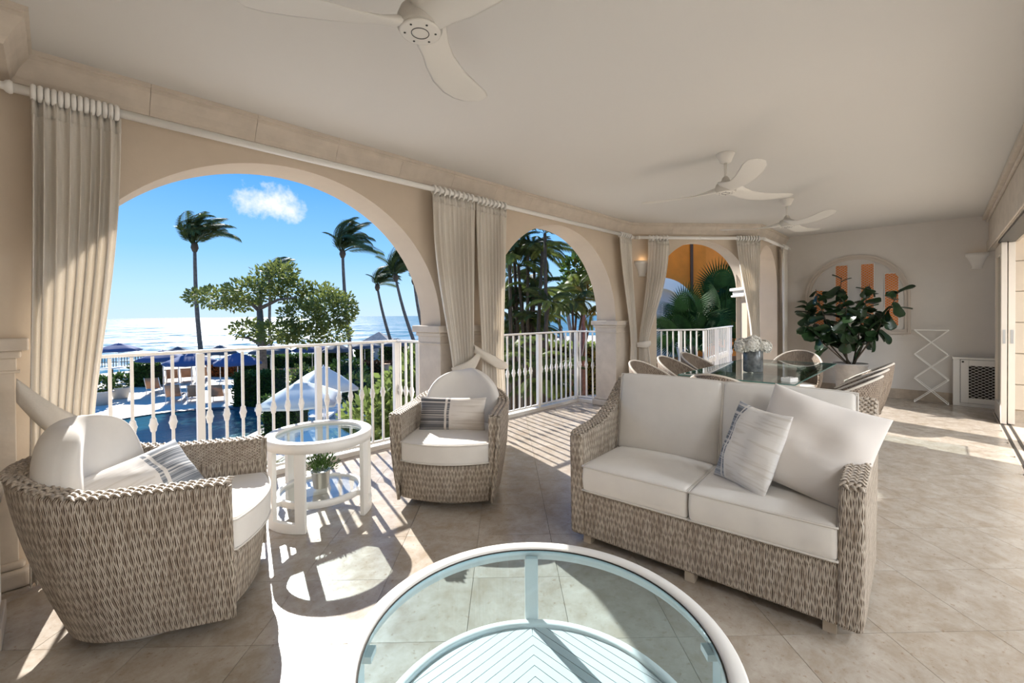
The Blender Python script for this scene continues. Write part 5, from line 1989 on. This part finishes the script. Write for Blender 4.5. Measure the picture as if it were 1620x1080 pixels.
for k in range(22):
    a = 2.4 * k; el = rnd.uniform(-.15, .9); ln = rnd.uniform(.42, .6)
    d = Vector((math.cos(a) * math.cos(el), math.sin(a) * math.cos(el), math.sin(el))); sd_ = d.cross(Vector((0, 0, 1))).normalized() * .028
    b = Vector((0, 0, 2.72))
    q = MB(); q.grid([[b - sd_ * .6, b + sd_ * .6], [b + d * ln * .5 - sd_, b + d * ln * .5 + sd_], [b + d * ln - Vector((0, 0, .07)) - sd_ * .1, b + d * ln - Vector((0, 0, .07)) + sd_ * .1]], True)
    q.build('blade', blade_g, e, fix=False, solid=.004)

# ---- left terrace tables and fence by the sea
for (px, py, lab) in ((175, 612, 'white bistro table at the far left deck edge'), (205, 604, 'white bistro table nearer the sea fence'), (178, 596, 'white bistro table closest to the sea fence')):
    p = gp(px, py)
    e = thing('bistro_table', lab, 'table', (p.x, p.y, GZ))
    MB().lathe([(0, .70), (.75, .70), (.75, .74), (0, .74)], 20).build('top', white_wood, e)
    MB().tube([(0, 0, 0), (0, 0, .7)], .06, 8).build('pole', dark_metal, e)
    MB().lathe([(.35, 0), (.35, .04), (0, .05)], 16).build('foot', dark_metal, e)
a, b = gp(120, 583), gp(240, 578)
e = thing('deck_fence', 'low dark fence along the sea side of the deck', 'fence', a)
d = b - a
for hh in (.5, .95): MB().bar(Vector((0, 0, hh)), d + Vector((0, 0, hh)), .06).build('rail', dark_metal, e)
for k in range(28): MB().box(d * (k / 27) + Vector((0, 0, .5)), (.06, .06, 1.0)).build('picket', dark_metal, e)
# kiosk
p = gp(552, 598)
e = thing('kiosk', 'narrow white kiosk cabinet standing on the deck by the hedges', 'kiosk', (p.x, p.y, GZ), R(45))
MB().box2((-.42, -.3, 0), (.42, .3, 1.35)).build('body', white_wood, e, bevel=.01)
MB().box2((-.34, -.31, .75), (.10, -.30, 1.20)).build('panel', mat('grey kiosk panel', (.35, .37, .40), .5), e)
MB().box2((-.55, -.4, 1.35), (.55, .4, 1.45)).build('roof', white_wood, e, bevel=.01)
# thatched hut at the beach
p = gp(600, 566)
e = thing('beach_hut', 'small grey beach hut behind the far hedge', 'hut', (p.x, p.y, GZ))
MB().box2((-1.6, -1.2, 0), (1.6, 1.2, 2.0)).build('walls', mat('weathered boards', (.36, .33, .30), .9, var=(3, .3)), e)
MB().lathe([(2.3, 1.95), (0, 3.0)], 4, smooth=False).build('roof', MATS['weathered boards'], e)
p = gp(612, 598)
e = thing('terracotta_jar', 'pale terracotta jar glinting before the dark hedge', 'jar', (p.x, p.y, GZ))
MB().lathe([(0, 0), (.2, 0), (.42, .5), (.36, .9), (.22, 1.05), (.28, 1.12), (0, 1.1)], 20).build('body', mat('terracotta', (.55, .33, .20), .8), e)


# ---- broadleaf trees
def px_tree(label, D, trunk, limbs, blobs, n, s, m, seed, tw=.35, name='almond_tree'):
    base = atd(trunk[0][0], trunk[0][1], D); base.z = GZ
    e = thing(name, label, 'tree', base)
    W = lambda q: atd(q[0], q[1], D + (q[2] if len(q) > 2 else 0)) - base
    pts = [Vector((0, 0, 0))] + [W(q) for q in trunk[1:]]
    k = len(pts)
    MB().tube(pts, [tw * (1 - .45 * i / (k - 1)) for i in range(k)], 10).build('trunk', bark, e)
    for lb in limbs:
        q = [W(x) for x in lb]
        MB().tube(q, [tw * .42 * (1 - .7 * i / (len(q) - 1)) for i in range(len(q))], 7).build('limb', bark, e)
    rnd = random.Random(seed)
    mb = MB()
    for (px, py, rx, ry, dz) in blobs:
        c = W((px, py, dz)); k_ = (D + dz) / FPX
        leaf_cloud(mb, c, (rx * k_, rx * k_ * .9, ry * k_), int(n * rx * ry / 900) + 40, s, rnd, shell=.25)
    mb.build('foliage', m, e, fix=False)
    return e


px_tree('spreading sea almond tree with layered canopy beyond the railing', 29, [(416, 600), (414, 545), (411, 490)],
        [[(411, 492), (392, 476), (350, 468)], [(411, 490), (414, 455), (425, 430)], [(411, 488), (440, 474), (470, 470)], [(414, 548), (440, 532), (480, 525)], [(413, 545), (395, 535), (372, 532)]],
        [(345, 470, 46, 16, 0), (318, 466, 20, 9, 1), (395, 460, 36, 20, -1), (430, 445, 34, 26, 1), (445, 430, 26, 16, 0), (462, 460, 30, 22, 1), (375, 482, 30, 9, 0),
         (505, 470, 34, 22, 2), (520, 488, 34, 30, 0), (545, 490, 20, 26, 1), (480, 500, 36, 24, 0), (440, 525, 42, 18, -1), (480, 532, 40, 16, 0), (395, 520, 30, 14, 0), (525, 525, 30, 18, 1)],
        760, .26, tree_m, 31, .33)
px_tree('pale leaved broadleaf tree high in the right of the second arch', 20, [(924, 600), (922, 480)], [[(922, 482), (912, 450), (905, 430)]],
        [(915, 425, 26, 24, 0), (930, 440, 20, 26, 1), (905, 450, 20, 14, 0)], 620, .26, hedge_m, 33, .2, 'broadleaf_tree')


# ---- palms
def frond_mesh(Ln, up0, bend, nl=26, lw=.045, ll=.75, trail=.5, hang=.35):
    """frond along +x; up0 start slope, bend total droop; leaflets swept forward and hanging"""
    mb = MB()
    pts = []
    p = Vector((0, 0, 0)); a = up0
    K = 14
    for k in range(K + 1):
        pts.append(p.copy())
        p = p + Vector((math.cos(a), 0, math.sin(a))) * (Ln / K)
        a -= bend / K
    mb.tube(pts, [.028 * Ln / 3 * (1 - .8 * k / K) for k in range(K + 1)], 5)
    for i in range(nl):
        t = .12 + .86 * i / (nl - 1)
        f = t * K; k = min(K - 1, int(f)); q = pts[k].lerp(pts[k + 1], f - k)
        tn = (pts[k + 1] - pts[k]).normalized()
        l_ = ll * Ln / 3 * math.sin(PI * (.12 + .80 * t)) ** .7
        for sg in (-1, 1):
            d = (tn * trail + Vector((0, sg * (1 - trail * .4), 0)) + Vector((0, 0, -hang))).normalized()
            e_ = q + d * l_ + Vector((0, 0, -hang * .35 * l_))
            mid = q + d * l_ * .5
            w_ = tn.cross(d).cross(d).normalized() * (lw * Ln / 3)
            mb.quad(q - w_ * .3, mid - w_, e_, mid + w_)
    return mb


FM = {}


def fm(key, m, *a, **k):
    if key not in FM:
        o = frond_mesh(*a, **k).build('frond', m, None, fix=False)
        FM[key] = o.data
        bpy.data.objects.remove(o)
    return FM[key]


windx = Vector((r0.x, r0.y, 0)).normalized()          # wind blows to the right of the view
waz = math.atan2(windx.y, windx.x)


def coconut(label, base_px, top_px, D, scale=1.0, nf=15, seed=1, m=frond_m, left=True, tw=.16):
    base = atd(base_px[0], base_px[1], D); base.z = GZ
    e = thing('coconut_palm', label, 'palm tree', base)
    top = atd(top_px[0], top_px[1], D) - base
    b2 = atd(base_px[0], base_px[1], D) - base
    pts = []
    for k in range(9):
        t = k / 8
        # lower end drops vertically to the ground below the measured base pixel
        pts.append(Vector((0, 0, 0)).lerp(b2, min(1, t * 4)) if t < .25 else b2.lerp(top, (t - .25) / .75) + windx * (-.12 * math.sin(PI * (t - .25) / .75) * scale))
    MB().tube(pts, [tw * (1.15 - .45 * k / 8) for k in range(9)], 9).build('trunk', bark, e)
    MB().lathe([(0, -.35), (tw * .9, -.3), (tw * 1.6, 0), (tw * 1.3, .3), (0, .5)], 10, c=tuple(top)).build('crown_shaft', stem_m, e)
    rnd = random.Random(seed)
    A = fm('blown_a', frond_m, 3.0, 1.45, 1.9, nl=46, lw=.021, ll=1.0, trail=.9, hang=.35)
    B = fm('blown_b', frond_m, 3.0, 1.0, 1.5, nl=46, lw=.021, ll=1.0, trail=.9, hang=.30)
    Cc = fm('blown_c', frond_m, 3.0, 1.75, 2.5, nl=46, lw=.021, ll=.95, trail=.9, hang=.3)
    for k in range(nf):
        me = (A, B, Cc)[k % 3]
        az = waz + rnd.uniform(-.9, .9)
        pit_ = rnd.uniform(-.35, .95)
        if k == 0 and left: az = waz + PI + .2; pit_ = .75; me = B
        M = Matrix.Translation(top + Vector((0, 0, .1))) @ Matrix.Rotation(az, 4, 'Z') @ Matrix.Rotation(-pit_ * .8, 4, 'Y') @ Matrix.Rotation(rnd.uniform(-.5, .5), 4, 'X') @ Matrix.Scale(scale * (1.18 if k else .85) * rnd.uniform(.75, 1.1), 4)
        child(e, 'frond', me, mtx=M)
    return e


coconut('tall coconut palm standing alone against the left sky, fronds blown right', (318, 560), (308, 392), 33, .98, 24, 1)
coconut('coconut palm crown showing behind the almond tree', (428, 560), (428, 445), 44, .85, 20, 2)
coconut('tall windblown coconut palm right of the almond tree', (556, 565), (542, 402), 36, .95, 24, 3)
coconut('leaning coconut palm left of the arch edge, lower one', (620, 545), (597, 455), 44, .85, 20, 4)
coconut('leaning coconut palm close to the arch edge, taller one', (655, 540), (626, 440), 40, 1.0, 24, 5)
coconut('coconut palm half hidden by the right arch jamb', (672, 535), (655, 445), 42, .8, 16, 6)
coconut('small leaning palm far off in the second arch, left one', (892, 540), (878, 478), 48, .6, 9, 7, left=False, tw=.2)
coconut('small leaning palm far off in the second arch, right one', (905, 535), (896, 470), 44, .75, 10, 8, left=False, tw=.2)


def clump_palm(label, px, D, canes, seed, fl=2.0, pale=.3):
    base = atd(px, 600, D); base.z = GZ
    e = thing('clump_palm', label, 'palm tree', base)
    rnd = random.Random(seed)
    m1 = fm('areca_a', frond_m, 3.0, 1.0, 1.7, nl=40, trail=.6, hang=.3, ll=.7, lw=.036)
    m2 = fm('areca_b', frond_sunlit, 3.0, .8, 1.9, nl=40, trail=.6, hang=.35, ll=.7, lw=.036)
    for (tx, ty, nf, rr) in canes:
        top = atd(tx, ty, D + rnd.uniform(-.6, .6)) - base
        b0 = Vector((rnd.uniform(-.35, .35), rnd.uniform(-.35, .35), 0))
        MB().tube([b0, b0.lerp(top, .5) + Vector((rnd.uniform(-.1, .1), rnd.uniform(-.1, .1), 0)), top], [.055, .045, .035], 7).build('cane', stem_m, e)
        for k in range(nf):
            az = 2 * PI * k / nf + rnd.uniform(-.4, .4)
            me = m2 if rnd.random() < pale else m1
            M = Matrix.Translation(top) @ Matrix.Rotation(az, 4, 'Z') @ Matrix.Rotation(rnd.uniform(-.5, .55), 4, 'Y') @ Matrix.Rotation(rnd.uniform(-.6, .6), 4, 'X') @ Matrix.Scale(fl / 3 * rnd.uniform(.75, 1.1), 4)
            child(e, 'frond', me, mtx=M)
    return e


clump_palm('dense dark clump palm filling the left of the second arch', 822, 10.5, [(812, 372, 11, 1), (835, 395, 11, 1), (808, 440, 11, 1), (826, 470, 11, 1), (846, 400, 10, 1), (812, 520, 10, 1), (842, 470, 10, 1), (806, 400, 11, 1), (820, 420, 11, 1), (830, 510, 11, 1), (806, 490, 11, 1), (845, 520, 11, 1)], 41, 1.05, .3)
clump_palm('tall feathery palm rising mid second arch', 850, 9.5, [(858, 398, 11, 1), (852, 505, 12, 1), (868, 480, 11, 1), (862, 370, 9, 1)], 42, .75, .5)
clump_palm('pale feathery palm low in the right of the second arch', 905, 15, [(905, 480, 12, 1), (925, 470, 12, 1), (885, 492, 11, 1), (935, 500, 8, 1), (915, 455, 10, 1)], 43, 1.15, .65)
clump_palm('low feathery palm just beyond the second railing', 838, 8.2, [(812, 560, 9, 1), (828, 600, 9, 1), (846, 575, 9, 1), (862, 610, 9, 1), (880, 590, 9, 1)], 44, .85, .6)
boxhedge('dark undergrowth below the clump palms in the second arch', 770, 850, 700, 4.1, 2.0, hedge_m, .26, 5200, 51, 'undergrowth', 'shrub')
boxhedge('mixed undergrowth behind the second railing, right half', 845, 945, 660, 3.2, 2.0, hedge_pale, .26, 3600, 52, 'undergrowth', 'shrub')
# pale stone steps seen through the second railing
p = gp(918, 592)
e = thing('garden_steps', 'pale stone steps beyond the second railing', 'steps', (p.x, p.y, GZ), R(44) - PI / 2)
for k in range(5):
    MB().box2((-1.6, k * .45, 0), (1.6, k * .45 + .5, .3 * (k + 1))).build('step', stone, e, bevel=.01)

# ---- orange neighbouring house beyond the angled arch
OD = 13.0
oc = atd(1100, 500, OD)
e = thing('orange_house', 'bright orange rendered house seen through the angled arch', 'house', (oc.x, oc.y, GZ), math.atan2(r0.y, r0.x))
OX = lambda px: (px - 1100) / FPX * OD
OZ = lambda py: (500 - py) / FPX * OD + (oc.z - GZ)
MB().box2((OX(1010), 0, 0), (OX(1117), 4, 9.5)).build('wall', orange_m, e)
q = MB(); q.prism([(OX(1117), .0), (OX(1260), 1.2), (OX(1260), 4), (OX(1117), 4)], 0, 9.5); q.build('side_wall', orange_m, e)
MB().box2((OX(1092), -.05, OZ(480)), (OX(1096), .02, 9.5)).build('downpipe', mat('dark brown pipe', (.10, .04, .015), .6), e)
# white arched surround with door
acx, acz, ar0, ar1 = OX(1042), OZ(497), 58 / FPX * OD, 41 / FPX * OD
mb = MB()
for (r_in, r_out, y0_, y1_, nm, m_) in ((ar1, ar0, -.16, 0, 'arch_surround', plaster),):
    G = []
    for k in range(25):
        a = PI * k / 24
        c, s = math.cos(a), math.sin(a)
        G.append([(acx + r_out * c, y1_, acz + r_out * s), (acx + r_out * c, y0_, acz + r_out * s), (acx + r_in * c, y0_, acz + r_in * s), (acx + r_in * c, y1_, acz + r_in * s)])
    mb.grid(G, False)
    for sx in (-1, 1):
        mb.box2((acx + sx * r_in, y0_, 0), (acx + sx * r_out, y1_, acz))
mb.build('arch_surround', mat('white house trim', (.90, .87, .82), .7), e)
mb = MB(); pts = [(acx + ar1 * math.cos(PI * k / 24), acz + ar1 * math.sin(PI * k / 24)) for k in range(25)] + [(acx - ar1, 0), (acx + ar1, 0)]
n0 = len(mb.v); mb.v += [(x, -.02, z) for x, z in pts]; mb.face(range(n0, n0 + len(pts)))
mb.build('arch_door', mat('grey white door', (.50, .50, .50), .6), e)
for k in range(1, 4):
    MB().box2((acx + ar1 - .22 * k - .02, -.05, 0), (acx + ar1 - .22 * k + .02, -.02, acz + .3)).build('door_mullion', plaster, e)
MB().box2((OX(1010), -.9, 0), (OX(1200), -.7, OZ(560))).build('garden_wall', mat('brown garden wall', (.30, .14, .06), .9, var=(2, .3)), e)


# ---- fan palms before the orange house
def fan_leaf():
    mb = MB()
    nb = 38
    for k in range(nb):
        a = R(-115) + R(230) * k / (nb - 1)
        ln = 1.0 - .25 * abs(a) / R(115)
        d = Vector((math.cos(a), math.sin(a), 0)); s = Vector((-d.y, d.x, 0))
        z1, z2 = .10 * math.cos(a * .8), -.12 * ln
        p0 = Vector((0, 0, 0)); p1 = d * ln * .55 + Vector((0, 0, z1)); p2 = d * ln + Vector((0, 0, z2))
        mb.quad(p0, p1 - s * .027, p2, p1 + s * .027)
    mb.tube([(-1.2, 0, -.35), (-.5, 0, -.06), (0, 0, 0)], [.022, .018, .014], 5)
    return mb


fo = fan_leaf().build('fan_frond', fan_palm_m, None, fix=False); fme = fo.data; bpy.data.objects.remove(fo)
for (lab, px, py, D, leaves, seed) in (('fan palm with spiky dark fronds in front of the orange house', 1095, 535, 10.5, [(1090, 488, .62), (1068, 500, .60), (1108, 492, .6), (1078, 522, .62), (1058, 520, .55), (1120, 515, .62), (1100, 520, .65), (1090, 545, .6), (1065, 545, .55), (1112, 545, .6)], 61),
                                      ('taller fan palm behind it, at the right of the angled arch', 1140, 540, 11.3, [(1140, 455, .72), (1125, 475, .66), (1155, 470, .7), (1150, 500, .7), (1130, 505, .7), (1165, 495, .7), (1145, 530, .7), (1170, 530, .6)], 62)):
    base = atd(px, py, D); base.z = GZ
    e = thing('fan_palm', lab, 'palm tree', base)
    rnd = random.Random(seed)
    crown = atd(px, py + 10, D) - base
    MB().tube([(0, 0, 0), crown * .5, crown], [.16, .13, .11], 9).build('trunk', bark, e)
    for (lx, ly, sc) in leaves + [(x_ + rnd.uniform(-14, 14), y_ + rnd.uniform(-8, 16), s_ * .9) for x_, y_, s_ in leaves]:
        c = atd(lx, ly, D + rnd.uniform(-.5, .5)) - base
        d = (c - crown)
        d = d + Vector((0, 0, .15))
        az = math.atan2(d.y, d.x); el = math.atan2(d.z, math.hypot(d.x, d.y))
        M = Matrix.Translation(c) @ Matrix.Rotation(az, 4, 'Z') @ Matrix.Rotation(-el, 4, 'Y') @ Matrix.Rotation(rnd.uniform(-.7, .7), 4, 'X') @ Matrix.Rotation(rnd.uniform(-.2, .3), 4, 'Y') @ Matrix.Scale(sc * 1.1, 4)
        child(e, 'fan_frond', fme, mtx=M)
p = atd(1075, 560, 11.0); shrub('leafy_shrub', 'dark shrub low behind the angled railing', 'shrub', (p.x, p.y, GZ), [(0, 0, 2.4, 1.0, .8, .9), (.9, -.5, 2.2, .9, .8, 1.0)], 700, .22, hedge_m, 63)
